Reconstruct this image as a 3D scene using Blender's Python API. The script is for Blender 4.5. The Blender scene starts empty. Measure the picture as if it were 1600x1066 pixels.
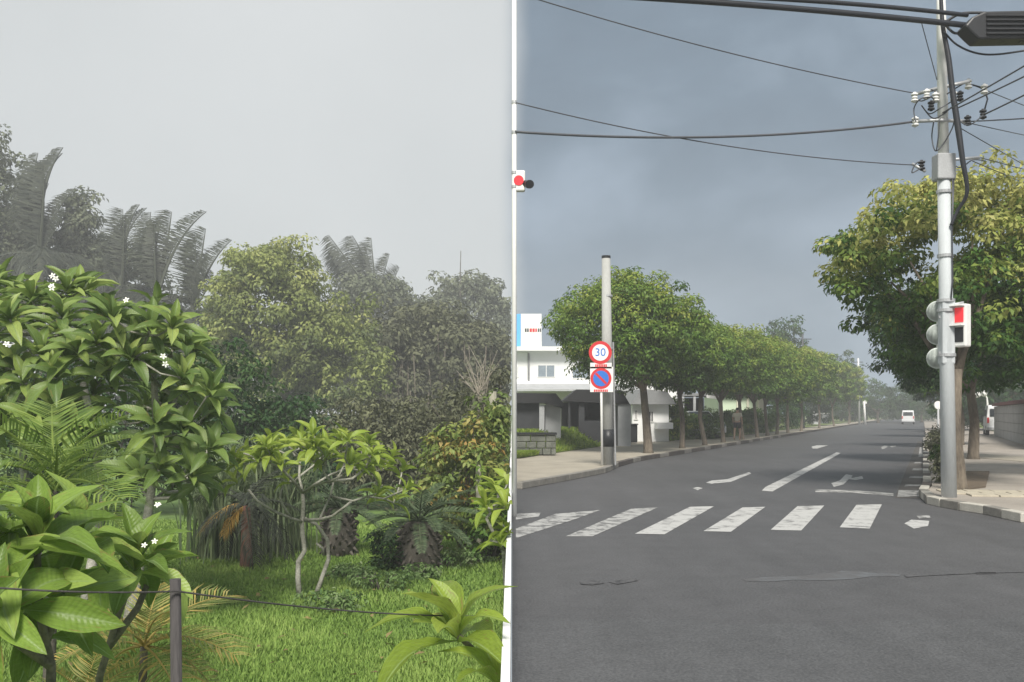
import bpy, math, random
import numpy as np
from mathutils import Vector, Matrix

random.seed(11)
rng = np.random.default_rng(11)
sc = bpy.context.scene
col = sc.collection
R = math.radians

# ------------------------------------------------------------------ camera
H = 1.5            # eye height above the street
F = 1500.0         # focal length in photo pixels (photo is 1600 wide)
GZ = -1.2          # the garden lies lower than the street
cam_d = bpy.data.cameras.new("camera")
cam = bpy.data.objects.new("camera", cam_d)
col.objects.link(cam)
cam.location = (0, 0, H)
cam.rotation_euler = (R(90), 0, 0)
cam_d.sensor_width = 36
cam_d.lens = 36 * F / 1600
cam_d.shift_y = 113 / 1600
cam_d.clip_start = 0.1
cam_d.clip_end = 4000
sc.camera = cam

# ------------------------------------------------------------------ world, sun, exposure
SUN_EL, SUN_AZ = 47, 180        # azimuth clockwise from +Y (view direction): straight behind
w = bpy.data.worlds.new("World")
sc.world = w
w.use_nodes = True
nt = w.node_tree
nt.nodes.clear()
N = nt.nodes.new
L = nt.links.new
out = N("ShaderNodeOutputWorld")
bg = N("ShaderNodeBackground")
bg.inputs[1].default_value = 0.1
L(bg.outputs[0], out.inputs[0])
sky = N("ShaderNodeTexSky")
sky.sky_type = 'NISHITA'
sky.sun_disc = False
sky.sun_elevation = R(SUN_EL)
sky.sun_rotation = R(SUN_AZ)
tc = N("ShaderNodeTexCoord")
sx = N("ShaderNodeSeparateXYZ")
L(tc.outputs["Generated"], sx.inputs[0])


def wmath(op, a, b=None, c=None):
    n = N("ShaderNodeMath")
    n.operation = op
    for i, v in enumerate((a, b, c)):
        if v is None:
            continue
        if isinstance(v, (int, float)):
            n.inputs[i].default_value = v
        else:
            L(v, n.inputs[i])
    return n.outputs[0]


def wsmooth(v, a, b):
    n = N("ShaderNodeMapRange")
    n.interpolation_type = 'SMOOTHSTEP'
    n.inputs[1].default_value = a
    n.inputs[2].default_value = b
    L(v, n.inputs[0])
    return n.outputs[0]


def wnoise(scale, detail, rough, stretch=(1, 1, 1), dist=0.0):
    m = N("ShaderNodeMapping")
    m.inputs["Scale"].default_value = stretch
    L(tc.outputs["Generated"], m.inputs[0])
    n = N("ShaderNodeTexNoise")
    n.inputs["Scale"].default_value = scale
    n.inputs["Detail"].default_value = detail
    n.inputs["Roughness"].default_value = rough
    n.inputs["Distortion"].default_value = dist
    L(m.outputs[0], n.inputs["Vector"])
    return n.outputs["Fac"]


def wramp(fac, stops):
    r = N("ShaderNodeValToRGB")
    e = r.color_ramp.elements
    while len(e) < len(stops):
        e.new(0.5)
    for k, (p, c) in enumerate(stops):
        e[k].position = p
        e[k].color = (*c, 1)
    L(fac, r.inputs[0])
    return r.outputs[0]


def wmix(fac, a, b):
    n = N("ShaderNodeMix")
    n.data_type = 'RGBA'
    if isinstance(fac, (int, float)):
        n.inputs[0].default_value = fac
    else:
        L(fac, n.inputs[0])
    L(a, n.inputs[6])
    L(b, n.inputs[7])
    return n.outputs[2]


ang = wmath('ARCTAN2', sx.outputs[0], sx.outputs[1])
edge = wmath('MULTIPLY_ADD', wnoise(9, 5, .55, (1, 1, .6)), 0.024, -0.012)
front = wsmooth(wmath('ADD', ang, edge), -0.016, 0.018)                       # rain veil to the left, clearing clouds to the right
back = wsmooth(ang, 2.0, 3.1)
right = wmath('MULTIPLY', front, wmath('SUBTRACT', 1.0, back))
cl = wnoise(4.0, 5, 0.5, (1, 1, 1.6), 0.2)
dark_cloud = wramp(cl, [(0.32, (1.45, 1.88, 2.35)), (0.50, (1.85, 2.42, 3.02)), (0.68, (2.9, 3.6, 4.4))])
veil = wramp(wnoise(2.0, 4, 0.5), [(0.3, (5.35, 5.6, 5.6)), (0.7, (6.35, 6.55, 6.55))])
low = wmath('SUBTRACT', 1.0, wsmooth(sx.outputs[2], 0.04, 0.24))              # paler cloud towards the horizon
pale = wramp(wnoise(5.5, 4, 0.5, (1, 1, 1.8), 0.15), [(0.34, (2.1, 2.75, 3.5)), (0.60, (3.6, 4.35, 5.25))])
dark_cloud = wmix(wmath('MULTIPLY', low, 0.75), dark_cloud, pale)
clouds = wmix(right, veil, dark_cloud)
L(wmix(0.93, sky.outputs[0], clouds), bg.inputs[0])

sun_d = bpy.data.lights.new("sun", 'SUN')
sun_d.energy = 5.0
sun_d.angle = R(18)
sun_d.color = (1.0, 0.95, 0.87)
sun = bpy.data.objects.new("sun", sun_d)
col.objects.link(sun)
sdir = Vector((math.sin(R(SUN_AZ)) * math.cos(R(SUN_EL)), math.cos(R(SUN_AZ)) * math.cos(R(SUN_EL)), math.sin(R(SUN_EL))))
sun.rotation_euler = (-sdir).to_track_quat('-Z', 'Y').to_euler()
sun.location = sdir * 60

sc.view_settings.view_transform = 'Standard'
sc.view_settings.look = 'None'
sc.view_settings.exposure = 0.25
sc.view_settings.gamma = 1.0
sc.view_settings.use_curve_mapping = False
sc.render.engine = 'CYCLES'
sc.cycles.use_denoising = True
sc.cycles.max_bounces = 6
sc.cycles.transparent_max_bounces = 6
sc.cycles.volume_bounces = 0


# ------------------------------------------------------------------ photo pixel -> place
def P(px, py, Y):
    return Vector(((px - 800) / F * Y, Y, H - (py - 646) / F * Y))


def G(px, py, z=0.0):
    Y = (H - z) * F / (py - 646)
    return Vector(((px - 800) / F * Y, Y, z))


RA = math.atan2(642, 1500)          # heading of the street
cs, sn = math.cos(RA), math.sin(RA)


def UV(u, v, z=0.0):
    return Vector((u * sn + v * cs, u * cs - v * sn, z))


def on_line(px, v, z=0.0):
    t = (px - 800) / F
    u = -v * (cs + t * sn) / (sn - t * cs)
    return UV(u, v, z)


# ------------------------------------------------------------------ mesh helpers
ORG = {}


def np_mesh(name, verts, faces, tint=None, smooth=False, uv=None):
    verts = np.asarray(verts, dtype=np.float32).reshape(-1, 3)
    faces = np.asarray(faces, dtype=np.int32)
    m = bpy.data.meshes.new(name)
    m.vertices.add(len(verts))
    m.vertices.foreach_set("co", verts.ravel())
    k = faces.shape[1]
    m.loops.add(faces.size)
    m.loops.foreach_set("vertex_index", faces.ravel())
    m.polygons.add(len(faces))
    m.polygons.foreach_set("loop_start", np.arange(0, faces.size, k, dtype=np.int32))
    if tint is not None:
        a = m.attributes.new("tint", 'FLOAT', 'FACE')
        a.data.foreach_set("value", np.asarray(tint, dtype=np.float32))
    if uv is not None:
        l = m.uv_layers.new(name="UVMap")
        l.data.foreach_set("uv", np.asarray(uv, dtype=np.float32)[faces.ravel()].ravel())
    m.update(calc_edges=True)
    if smooth:
        m.polygons.foreach_set("use_smooth", np.ones(len(faces), dtype=bool))
    return m


def link(name, mesh, mat=None, parent=None, origin=None):
    o = bpy.data.objects.new(name, mesh)
    col.objects.link(o)
    if mat is not None and mesh is not None and not mesh.materials:
        mesh.materials.append(mat)
    if parent is not None:
        o.parent = parent
        ORG[o.name] = ORG[parent.name]
    return o


def tag(o, label=None, cat=None, group=None, kind=None):
    if label: o["label"] = label
    if cat: o["category"] = cat
    if group: o["group"] = group
    if kind: o["kind"] = kind
    return o


def thing(name, loc, label, cat, group=None):
    o = bpy.data.objects.new(name, None)
    o.empty_display_size = 0.2
    col.objects.link(o)
    o.location = loc
    ORG[o.name] = Vector(loc)
    return tag(o, label, cat, group)


class MB:
    def __init__(s):
        s.v, s.f = [], []

    def add(s, vs, fs):
        b = len(s.v)
        s.v += [Vector(x) for x in vs]
        s.f += [tuple(i + b for i in f) for f in fs]
        return s

    def box(s, c, size, rz=0.0, rx=0.0):
        M = Matrix.Translation(c) @ Matrix.Rotation(rz, 4, 'Z') @ Matrix.Rotation(rx, 4, 'X')
        hx, hy, hz = (q / 2 for q in size)
        vs = [M @ Vector((x, y, z)) for z in (-hz, hz) for x, y in ((-hx, -hy), (hx, -hy), (hx, hy), (-hx, hy))]
        return s.add(vs, [(3, 2, 1, 0), (4, 5, 6, 7), (0, 1, 5, 4), (1, 2, 6, 5), (2, 3, 7, 6), (3, 0, 4, 7)])

    def tube(s, pts, rad, n=8, cap=True):
        pts = [Vector(p) for p in pts]
        if isinstance(rad, (int, float)):
            rad = [rad] * len(pts)
        base = len(s.v)
        up = None
        for i, p in enumerate(pts):
            a = pts[max(i - 1, 0)]
            b = pts[min(i + 1, len(pts) - 1)]
            t = (b - a)
            t = t.normalized() if t.length > 1e-9 else Vector((0, 0, 1))
            if up is None:
                up = Vector((1, 0, 0)) if abs(t.x) < 0.8 else Vector((0, 1, 0))
            x = (up - t * up.dot(t)).normalized()
            y = t.cross(x)
            up = x
            for k in range(n):
                an = 2 * math.pi * k / n
                s.v.append(p + (x * math.cos(an) + y * math.sin(an)) * rad[i])
        for i in range(len(pts) - 1):
            for k in range(n):
                a = base + i * n + k
                b = base + i * n + (k + 1) % n
                s.f.append((a, b, b + n, a + n))
        if cap:
            s.f.append(tuple(base + k for k in reversed(range(n))))
            e = base + (len(pts) - 1) * n
            s.f.append(tuple(e + k for k in range(n)))
        return s

    def cyl(s, a, b, r, n=20, r2=None):
        return s.tube([a, b], [r, r if r2 is None else r2], n)

    def poly(s, pts, z0, z1):
        n = len(pts)
        vs = [(p[0], p[1], z0) for p in pts] + [(p[0], p[1], z1) for p in pts]
        fs = [tuple(range(n, 2 * n)), tuple(reversed(range(n)))]
        fs += [(i, (i + 1) % n, (i + 1) % n + n, i + n) for i in range(n)]
        return s.add(vs, fs)

    def sheet(s, pts, z):
        return s.add([(p[0], p[1], z) for p in pts], [tuple(range(len(pts)))])

    def prism(s, pts, off):
        n = len(pts)
        off = Vector(off)
        vs = [Vector(p) for p in pts] + [Vector(p) + off for p in pts]
        fs = [tuple(reversed(range(n))), tuple(range(n, 2 * n))]
        fs += [(i, (i + 1) % n, (i + 1) % n + n, i + n) for i in range(n)]
        return s.add(vs, fs)

    def build(s, name, mat, parent=None, smooth=False, bevel=0.0):
        o0 = ORG[parent.name] if parent is not None else Vector((0, 0, 0))
        m = bpy.data.meshes.new(name)
        m.from_pydata([v - o0 for v in s.v], [], s.f)
        m.update()
        m.materials.append(mat)
        import bmesh
        bm = bmesh.new()
        bm.from_mesh(m)
        bmesh.ops.recalc_face_normals(bm, faces=bm.faces)
        bm.to_mesh(m)
        bm.free()
        if smooth:
            for p in m.polygons:
                p.use_smooth = len(p.vertices) <= 4
        o = link(name, m, None, parent)
        if parent is None:
            ORG[o.name] = Vector((0, 0, 0))
        if bevel:
            b = o.modifiers.new("bevel", 'BEVEL')
            b.width = bevel
            b.segments = 2
            b.limit_method = 'ANGLE'
        return o


# ------------------------------------------------------------------ materials
def base_mat(name):
    m = bpy.data.materials.new(name)
    m.use_nodes = True
    t = m.node_tree
    b = t.nodes["Principled BSDF"]
    return m, t, b


def mat(name, c, rough=0.7, var=0.25, scale=3.0, fine=40.0, bump=0.15, metal=0.0, bump_scale=None, c2=None, spec=0.4, stretch=(1, 1, 1)):
    m, t, b = base_mat(name)
    tcn = t.nodes.new("ShaderNodeTexCoord")
    mp = t.nodes.new("ShaderNodeMapping")
    mp.inputs["Scale"].default_value = stretch
    t.links.new(tcn.outputs["Object"], mp.inputs[0])
    n1 = t.nodes.new("ShaderNodeTexNoise")
    n1.inputs["Scale"].default_value = scale
    n1.inputs["Detail"].default_value = 6
    n1.inputs["Roughness"].default_value = 0.6
    n2 = t.nodes.new("ShaderNodeTexNoise")
    n2.inputs["Scale"].default_value = fine
    n2.inputs["Detail"].default_value = 3
    for n in (n1, n2):
        t.links.new(mp.outputs[0], n.inputs["Vector"])
    mx = t.nodes.new("ShaderNodeMath")
    mx.operation = 'MULTIPLY_ADD'
    mx.inputs[1].default_value = 0.65
    t.links.new(n1.outputs["Fac"], mx.inputs[0])
    m2 = t.nodes.new("ShaderNodeMath")
    m2.operation = 'MULTIPLY'
    m2.inputs[1].default_value = 0.35
    t.links.new(n2.outputs["Fac"], m2.inputs[0])
    t.links.new(m2.outputs[0], mx.inputs[2])
    rp = t.nodes.new("ShaderNodeValToRGB")
    e = rp.color_ramp.elements
    lo = [x * (1 - var) for x in (c2 or c)]
    hi = [min(0.9, x * (1 + var)) for x in c]
    e[0].position, e[0].color = 0.33, (*lo, 1)
    e[1].position, e[1].color = 0.67, (*hi, 1)
    t.links.new(mx.outputs[0], rp.inputs[0])
    t.links.new(rp.outputs[0], b.inputs["Base Color"])
    b.inputs["Roughness"].default_value = rough
    b.inputs["Metallic"].default_value = metal
    b.inputs["Specular IOR Level"].default_value = spec
    if bump:
        bp = t.nodes.new("ShaderNodeBump")
        bp.inputs["Strength"].default_value = bump
        bp.inputs["Distance"].default_value = 0.02
        t.links.new(n2.outputs["Fac"], bp.inputs["Height"])
        t.links.new(bp.outputs[0], b.inputs["Normal"])
    return m


def leaf_mat(name, stops, source='tint', rough=0.45, transl=0.3, rib=None):
    """stops: base colours from dull to bright, picked per leaf."""
    m, t, b = base_mat(name)
    if source == 'tint':
        s = t.nodes.new("ShaderNodeAttribute")
        s.attribute_name = "tint"
        fac = s.outputs["Fac"]
    else:
        s = t.nodes.new("ShaderNodeObjectInfo")
        fac = s.outputs["Random"]
    rp = t.nodes.new("ShaderNodeValToRGB")
    e = rp.color_ramp.elements
    while len(e) < len(stops):
        e.new(0.5)
    for k, c in enumerate(stops):
        e[k].position = k / (len(stops) - 1)
        e[k].color = (*c, 1)
    t.links.new(fac, rp.inputs[0])
    colr = rp.outputs[0]
    if rib:
        uvn = t.nodes.new("ShaderNodeUVMap")
        sp = t.nodes.new("ShaderNodeSeparateXYZ")
        t.links.new(uvn.outputs[0], sp.inputs[0])
        # pale midrib and faint side veins
        ab = t.nodes.new("ShaderNodeMath"); ab.operation = 'ABSOLUTE'
        t.links.new(sp.outputs[0], ab.inputs[0])
        mr = t.nodes.new("ShaderNodeMapRange")
        mr.inputs[1].default_value = 0.03; mr.inputs[2].default_value = 0.10
        mr.inputs[3].default_value = 0.75; mr.inputs[4].default_value = 0.0
        t.links.new(ab.outputs[0], mr.inputs[0])
        vv = t.nodes.new("ShaderNodeMath"); vv.operation = 'MULTIPLY_ADD'
        vv.inputs[1].default_value = -0.12
        t.links.new(ab.outputs[0], vv.inputs[0]); t.links.new(sp.outputs[1], vv.inputs[2])
        si = t.nodes.new("ShaderNodeMath"); si.operation = 'MULTIPLY'; si.inputs[1].default_value = 115
        t.links.new(vv.outputs[0], si.inputs[0])
        sw = t.nodes.new("ShaderNodeMath"); sw.operation = 'SINE'
        t.links.new(si.outputs[0], sw.inputs[0])
        vr = t.nodes.new("ShaderNodeMapRange")
        vr.inputs[1].default_value = 0.82; vr.inputs[2].default_value = 1.0
        vr.inputs[3].default_value = 0.0; vr.inputs[4].default_value = 0.14
        t.links.new(sw.outputs[0], vr.inputs[0])
        mxx = t.nodes.new("ShaderNodeMath"); mxx.operation = 'MAXIMUM'
        t.links.new(mr.outputs[0], mxx.inputs[0]); t.links.new(vr.outputs[0], mxx.inputs[1])
        mc = t.nodes.new("ShaderNodeMix"); mc.data_type = 'RGBA'
        mc.inputs[7].default_value = (*rib, 1)
        t.links.new(mxx.outputs[0], mc.inputs[0]); t.links.new(colr, mc.inputs[6])
        nz = t.nodes.new("ShaderNodeTexNoise"); nz.inputs["Scale"].default_value = 9
        t.links.new(uvn.outputs[0], nz.inputs["Vector"])
        md = t.nodes.new("ShaderNodeMix"); md.data_type = 'RGBA'; md.blend_type = 'MULTIPLY'
        md.inputs[0].default_value = 0.5
        t.links.new(mc.outputs[2], md.inputs[6])
        mm = t.nodes.new("ShaderNodeMapRange"); mm.inputs[1].default_value = 0.3; mm.inputs[2].default_value = 0.7
        mm.inputs[3].default_value = 0.55; mm.inputs[4].default_value = 1.2
        t.links.new(nz.outputs["Fac"], mm.inputs[0]); t.links.new(mm.outputs[0], md.inputs[7])
        n4 = t.nodes.new("ShaderNodeTexNoise"); n4.noise_dimensions = '4D'; n4.inputs["Scale"].default_value = 5.5; n4.inputs["Detail"].default_value = 5
        oi = t.nodes.new("ShaderNodeObjectInfo")
        wv = t.nodes.new("ShaderNodeMath"); wv.operation = 'MULTIPLY'; wv.inputs[1].default_value = 60
        t.links.new(oi.outputs["Random"], wv.inputs[0]); t.links.new(wv.outputs[0], n4.inputs["W"]); t.links.new(uvn.outputs[0], n4.inputs["Vector"])
        ed = t.nodes.new("ShaderNodeMath"); ed.operation = 'MULTIPLY_ADD'; ed.inputs[1].default_value = .16
        t.links.new(ab.outputs[0], ed.inputs[0]); t.links.new(n4.outputs["Fac"], ed.inputs[2])
        sr_ = t.nodes.new("ShaderNodeMapRange"); sr_.inputs[1].default_value = .72; sr_.inputs[2].default_value = .78; sr_.inputs[4].default_value = .8
        t.links.new(ed.outputs[0], sr_.inputs[0])
        mb_ = t.nodes.new("ShaderNodeMix"); mb_.data_type = 'RGBA'; mb_.inputs[7].default_value = (.22, .16, .06, 1)
        t.links.new(sr_.outputs[0], mb_.inputs[0]); t.links.new(md.outputs[2], mb_.inputs[6])
        colr = mb_.outputs[2]
        bp = t.nodes.new("ShaderNodeBump"); bp.inputs["Strength"].default_value = 0.12; bp.inputs["Distance"].default_value = 0.006
        t.links.new(sw.outputs[0], bp.inputs["Height"]); t.links.new(bp.outputs[0], b.inputs["Normal"])
    t.links.new(colr, b.inputs["Base Color"])
    b.inputs["Roughness"].default_value = rough
    b.inputs["Specular IOR Level"].default_value = 0.22
    if transl:
        tr = t.nodes.new("ShaderNodeBsdfTranslucent")
        hs = t.nodes.new("ShaderNodeHueSaturation")
        hs.inputs["Value"].default_value = 1.5
        t.links.new(colr, hs.inputs["Color"])
        t.links.new(hs.outputs[0], tr.inputs[0])
        ms = t.nodes.new("ShaderNodeMixShader")
        ms.inputs[0].default_value = transl
        t.links.new(b.outputs[0], ms.inputs[1])
        t.links.new(tr.outputs[0], ms.inputs[2])
        t.links.new(ms.outputs[0], t.nodes["Material Output"].inputs[0])
    return m


def paint_mat(name, c, worn, thr=0.5, scale=5.0):
    """worn road paint: the road shows through where the paint has gone"""
    m, t, b = base_mat(name)
    g = t.nodes.new("ShaderNodeNewGeometry")
    n = t.nodes.new("ShaderNodeTexNoise")
    n.inputs["Scale"].default_value = scale
    n.inputs["Detail"].default_value = 8
    n.inputs["Roughness"].default_value = 0.7
    t.links.new(g.outputs["Position"], n.inputs["Vector"])
    r = t.nodes.new("ShaderNodeValToRGB")
    e = r.color_ramp.elements
    e[0].position, e[0].color = thr - 0.06, (*worn, 1)
    e[1].position, e[1].color = thr + 0.06, (*c, 1)
    t.links.new(n.outputs["Fac"], r.inputs[0])
    t.links.new(r.outputs[0], b.inputs["Base Color"])
    b.inputs["Roughness"].default_value = 0.8
    return m


def glow_mat(name, c, s):
    m, t, b = base_mat(name)
    b.inputs["Base Color"].default_value = (*c, 1)
    b.inputs["Emission Color"].default_value = (*c, 1)
    b.inputs["Emission Strength"].default_value = s
    b.inputs["Roughness"].default_value = 0.3
    return m


M_asph = mat("asphalt", (0.124, 0.121, 0.126), 0.85, 0.16, 0.6, 28, 0.6, c2=(0.097, 0.096, 0.098), spec=0.3)
M_asph2 = mat("coarse_asphalt", (0.12, 0.12, 0.123), 0.9, 0.42, 1.2, 34, 0.9, spec=0.3)


def asphalt(name, c, speck, grain):
    m, t, b = base_mat(name)
    g = t.nodes.new("ShaderNodeNewGeometry")

    def noise(sc_, det, stretch=(1, 1, 1), rot=0.0):
        mp = t.nodes.new("ShaderNodeMapping")
        mp.inputs["Scale"].default_value = stretch
        mp.inputs["Rotation"].default_value = (0, 0, rot)
        t.links.new(g.outputs["Position"], mp.inputs[0])
        n = t.nodes.new("ShaderNodeTexNoise")
        n.inputs["Scale"].default_value = sc_
        n.inputs["Detail"].default_value = det
        n.inputs["Roughness"].default_value = .65
        t.links.new(mp.outputs[0], n.inputs["Vector"])
        return n.outputs["Fac"]

    def rng_(v, a, b_, lo, hi):
        n = t.nodes.new("ShaderNodeMapRange")
        for i, q in enumerate((a, b_, lo, hi)):
            n.inputs[i + 1].default_value = q
        t.links.new(v, n.inputs[0])
        return n.outputs[0]

    def mul(a, b_):
        n = t.nodes.new("ShaderNodeMath")
        n.operation = 'MULTIPLY'
        t.links.new(a, n.inputs[0])
        t.links.new(b_, n.inputs[1])
        return n.outputs[0]

    fine = noise(grain, 2)
    k = mul(rng_(noise(.3, 5), .3, .7, .88, 1.12), rng_(noise(3.5, 8), .3, .7, .9, 1.1))
    k = mul(k, rng_(noise(.9, 4, (2.2, .16, 1), RA_ROAD), .35, .65, .93, 1.07))      # wheel tracks along the street
    k = mul(k, rng_(fine, .35, .7, 1 - speck, 1 + speck * 1.3))
    k = mul(k, rng_(noise(1.7, 6), .66, .74, 1.0, .72))                              # oil stains
    vm = t.nodes.new("ShaderNodeVectorMath")
    vm.operation = 'SCALE'
    vm.inputs[0].default_value = c
    t.links.new(k, vm.inputs["Scale"])
    t.links.new(vm.outputs[0], b.inputs["Base Color"])
    b.inputs["Roughness"].default_value = .62
    b.inputs["Specular IOR Level"].default_value = .3
    bp = t.nodes.new("ShaderNodeBump")
    bp.inputs["Strength"].default_value = .55
    bp.inputs["Distance"].default_value = .012
    t.links.new(fine, bp.inputs["Height"])
    t.links.new(bp.outputs[0], b.inputs["Normal"])
    return m


RA_ROAD = math.atan2(642, 1500)
M_asph = asphalt("asphalt", (.080, .080, .083), .22, 45)
M_asph2 = asphalt("coarse_asphalt", (.083, .084, .087), .26, 55)
M_tar = None
M_patch = None
M_tar = paint_mat("worn_tar", (0.03, 0.03, 0.032), (0.08, 0.08, 0.083), 0.52, 9)
M_patch = paint_mat("worn_patch", (0.098, 0.105, 0.113), (0.08, 0.08, 0.083), 0.5, 2.2)
M_paint = paint_mat("road_paint", (0.41, 0.41, 0.40), (0.13, 0.13, 0.13), 0.43, 3.5)
M_paint_worn = paint_mat("worn_road_paint", (0.36, 0.36, 0.35), (0.11, 0.11, 0.11), 0.48, 4.5)
M_walk = mat("pavement_concrete", (0.32, 0.29, 0.235), 0.85, 0.2, 1.2, 45, 0.3)
M_walk2 = mat("brown_pavement", (0.30, 0.27, 0.235), 0.85, 0.25, 1.0, 45, 0.3)
M_slab = mat("paving_slab", (0.42, 0.38, 0.30), 0.8, 0.2, 4, 50, 0.25)
M_kerb = mat("kerb_concrete", (0.2, 0.19, 0.17), 0.85, 0.3, 3, 40, 0.3)
M_kerb_d = mat("dark_shade_kerb", (0.07, 0.06, 0.055), 0.85, 0.3, 3, 40, 0.3)  # carries the left kerb's shade in its colour; also the right's dark stones
M_kerb_w = mat("pale_kerb", (0.45, 0.43, 0.38), 0.85, 0.2, 3, 40, 0.3)
M_lot = mat("rough_grass_ground", (0.13, 0.17, 0.045), 0.95, 0.3, 1.0, 30, 0.6)
M_earth = mat("earth", (0.13, 0.10, 0.07), 0.95, 0.3, 2, 30, 0.6)
M_lawn = mat("lawn_soil", (0.13, 0.21, 0.05), 0.95, 0.3, 1.3, 40, 0.8, c2=(0.085, 0.155, 0.035))
M_white = mat("white_paint", (0.72, 0.72, 0.7), 0.5, 0.06, 2, 30, 0.05)
M_wallw = mat("white_render", (0.74, 0.745, 0.74), 0.8, 0.08, 0.8, 30, 0.1)
M_cream = mat("cream_render", (0.66, 0.64, 0.52), 0.8, 0.08, 0.8, 30, 0.1)
M_mint = mat("mint_render", (0.56, 0.66, 0.50), 0.8, 0.08, 0.8, 30, 0.1)
M_grey = mat("grey_concrete", (0.36, 0.355, 0.35), 0.85, 0.22, 1.5, 30, 0.25)
M_pole = mat("pole_concrete", (0.47, 0.50, 0.515), 0.7, 0.12, 2, 40, 0.1, stretch=(1, 1, 0.25))
M_pole2 = mat("old_pole_concrete", (0.34, 0.345, 0.33), 0.8, 0.18, 2, 40, 0.1, stretch=(1, 1, 0.25))
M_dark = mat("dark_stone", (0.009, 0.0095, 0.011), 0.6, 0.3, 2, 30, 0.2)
M_dgrey = mat("tomb_grey", (0.03, 0.032, 0.036), 0.8, 0.3, 2, 30, 0.2)
M_lgrey = mat("pale_grey_render", (0.38, 0.39, 0.40), 0.8, 0.15, 2, 30, 0.2)
M_stone = mat("mossy_stone", (0.13, 0.135, 0.115), 0.9, 0.35, 2.5, 25, 0.5, c2=(0.07, 0.08, 0.06))
M_black = mat("black_plastic", (0.018, 0.019, 0.022), 0.45, 0.2, 5, 40, 0.05)
M_cable = mat("black_cable", (0.02, 0.022, 0.028), 0.5, 0.2, 5, 40, 0.0)
M_wire = mat("grey_wire", (0.07, 0.075, 0.085), 0.5, 0.2, 5, 40, 0.0)
M_steel = mat("galvanised_steel", (0.42, 0.43, 0.44), 0.45, 0.15, 6, 40, 0.05, metal=0.4)
M_red = mat("sign_red", (0.55, 0.03, 0.035), 0.45, 0.08, 3, 30, 0.0)
M_blue = mat("sign_blue", (0.03, 0.16, 0.55), 0.45, 0.08, 3, 30, 0.0)
M_sblue = mat("sign_sky_blue", (0.12, 0.42, 0.85), 0.5, 0.06, 3, 30, 0.0)
M_win = mat("window_glass", (0.22, 0.26, 0.30), 0.12, 0.2, 1.5, 10, 0.0, spec=0.8)
M_greyroof = mat("grey_roof", (0.2, 0.205, 0.21), 0.7, 0.2, 2, 30, 0.2)
M_rust = mat("red_brown_coping", (0.16, 0.05, 0.045), 0.8, 0.25, 3, 30, 0.2)
M_bark = mat("street_tree_bark", (0.15, 0.125, 0.095), 0.9, 0.35, 4, 26, 1.0, stretch=(1, 1, 0.3), c2=(0.085, 0.07, 0.055))
M_gbark = mat("pale_grey_bark", (0.33, 0.32, 0.28), 0.85, 0.3, 5, 40, 0.5, c2=(0.2, 0.2, 0.16))
M_dbark = mat("dark_bark", (0.10, 0.09, 0.075), 0.9, 0.3, 4, 40, 0.5)
M_stem = mat("green_brown_stem", (0.17, 0.16, 0.11), 0.85, 0.3, 5, 40, 0.5, c2=(0.10, 0.1, 0.07))
M_redbark = mat("reddish_palm_trunk", (0.2, 0.085, 0.06), 0.85, 0.3, 4, 40, 0.5, c2=(0.12, 0.08, 0.06))
M_post = mat("weathered_post", (0.055, 0.05, 0.05), 0.8, 0.4, 4, 50, 0.5, stretch=(1, 1, 0.15))
M_stake = mat("pale_stake", (0.40, 0.38, 0.30), 0.8, 0.25, 4, 40, 0.3, stretch=(1, 1, 0.2))
M_thatch = mat("dead_vine", (0.16, 0.14, 0.11), 0.95, 0.35, 5, 40, 0.3)
M_petal = mat("white_petal", (0.8, 0.8, 0.72), 0.6, 0.05, 5, 20, 0.0)
M_skin = mat("skin", (0.42, 0.27, 0.19), 0.6, 0.08, 3, 30, 0.0)
M_shirt = mat("pale_shirt", (0.5, 0.47, 0.38), 0.9, 0.15, 6, 50, 0.1)
M_shorts = mat("dark_shorts", (0.035, 0.035, 0.045), 0.9, 0.15, 6, 50, 0.1)
M_hair = mat("dark_hair", (0.015, 0.012, 0.01), 0.6, 0.15, 20, 50, 0.1)
M_car = mat("white_car_paint", (0.68, 0.69, 0.70), 0.25, 0.04, 2, 30, 0.0)
M_glass = mat("car_glass", (0.03, 0.035, 0.04), 0.08, 0.1, 2, 30, 0.0, spec=0.9)
M_tyre = mat("tyre", (0.02, 0.02, 0.02), 0.8, 0.2, 8, 40, 0.1)
G_red = glow_mat("red_lamp", (0.7, 0.03, 0.04), .35)
G_tail = glow_mat("tail_lamp", (0.45, 0.02, 0.02), 0.1)

L_plum = leaf_mat("frangipani_leaf", [(0.10, 0.165, 0.03), (0.15, 0.235, 0.04), (0.21, 0.31, 0.06), (0.3, 0.39, 0.10)], 'object', 0.38, 0.3, (0.24, 0.33, 0.13))
L_plum_t = leaf_mat("frangipani_leaf_mass", [(0.07, 0.13, 0.022), (0.115, 0.2, 0.032), (0.17, 0.27, 0.045)], 'tint', 0.4, 0.3, (0.2, 0.28, 0.1))
L_plumd = leaf_mat("dull_frangipani_leaf", [(0.09, 0.145, 0.04), (0.14, 0.21, 0.052), (0.205, 0.285, 0.07), (0.3, 0.37, 0.105)], 'object', 0.38, 0.28, (0.18, 0.26, 0.11))  # slightly duller greens of the big left frangipani
L_plumd_t = leaf_mat("dull_frangipani_leaf_mass", [(0.09, 0.145, 0.04), (0.14, 0.21, 0.052), (0.205, 0.285, 0.07)], 'tint', 0.4, 0.28, (0.16, 0.23, 0.1))
L_plumb = leaf_mat("bright_frangipani_leaf", [(0.18, 0.25, 0.035), (0.26, 0.35, 0.05), (0.36, 0.43, 0.085)], 'object', 0.38, 0.35, (0.3, 0.4, 0.16))
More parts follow.
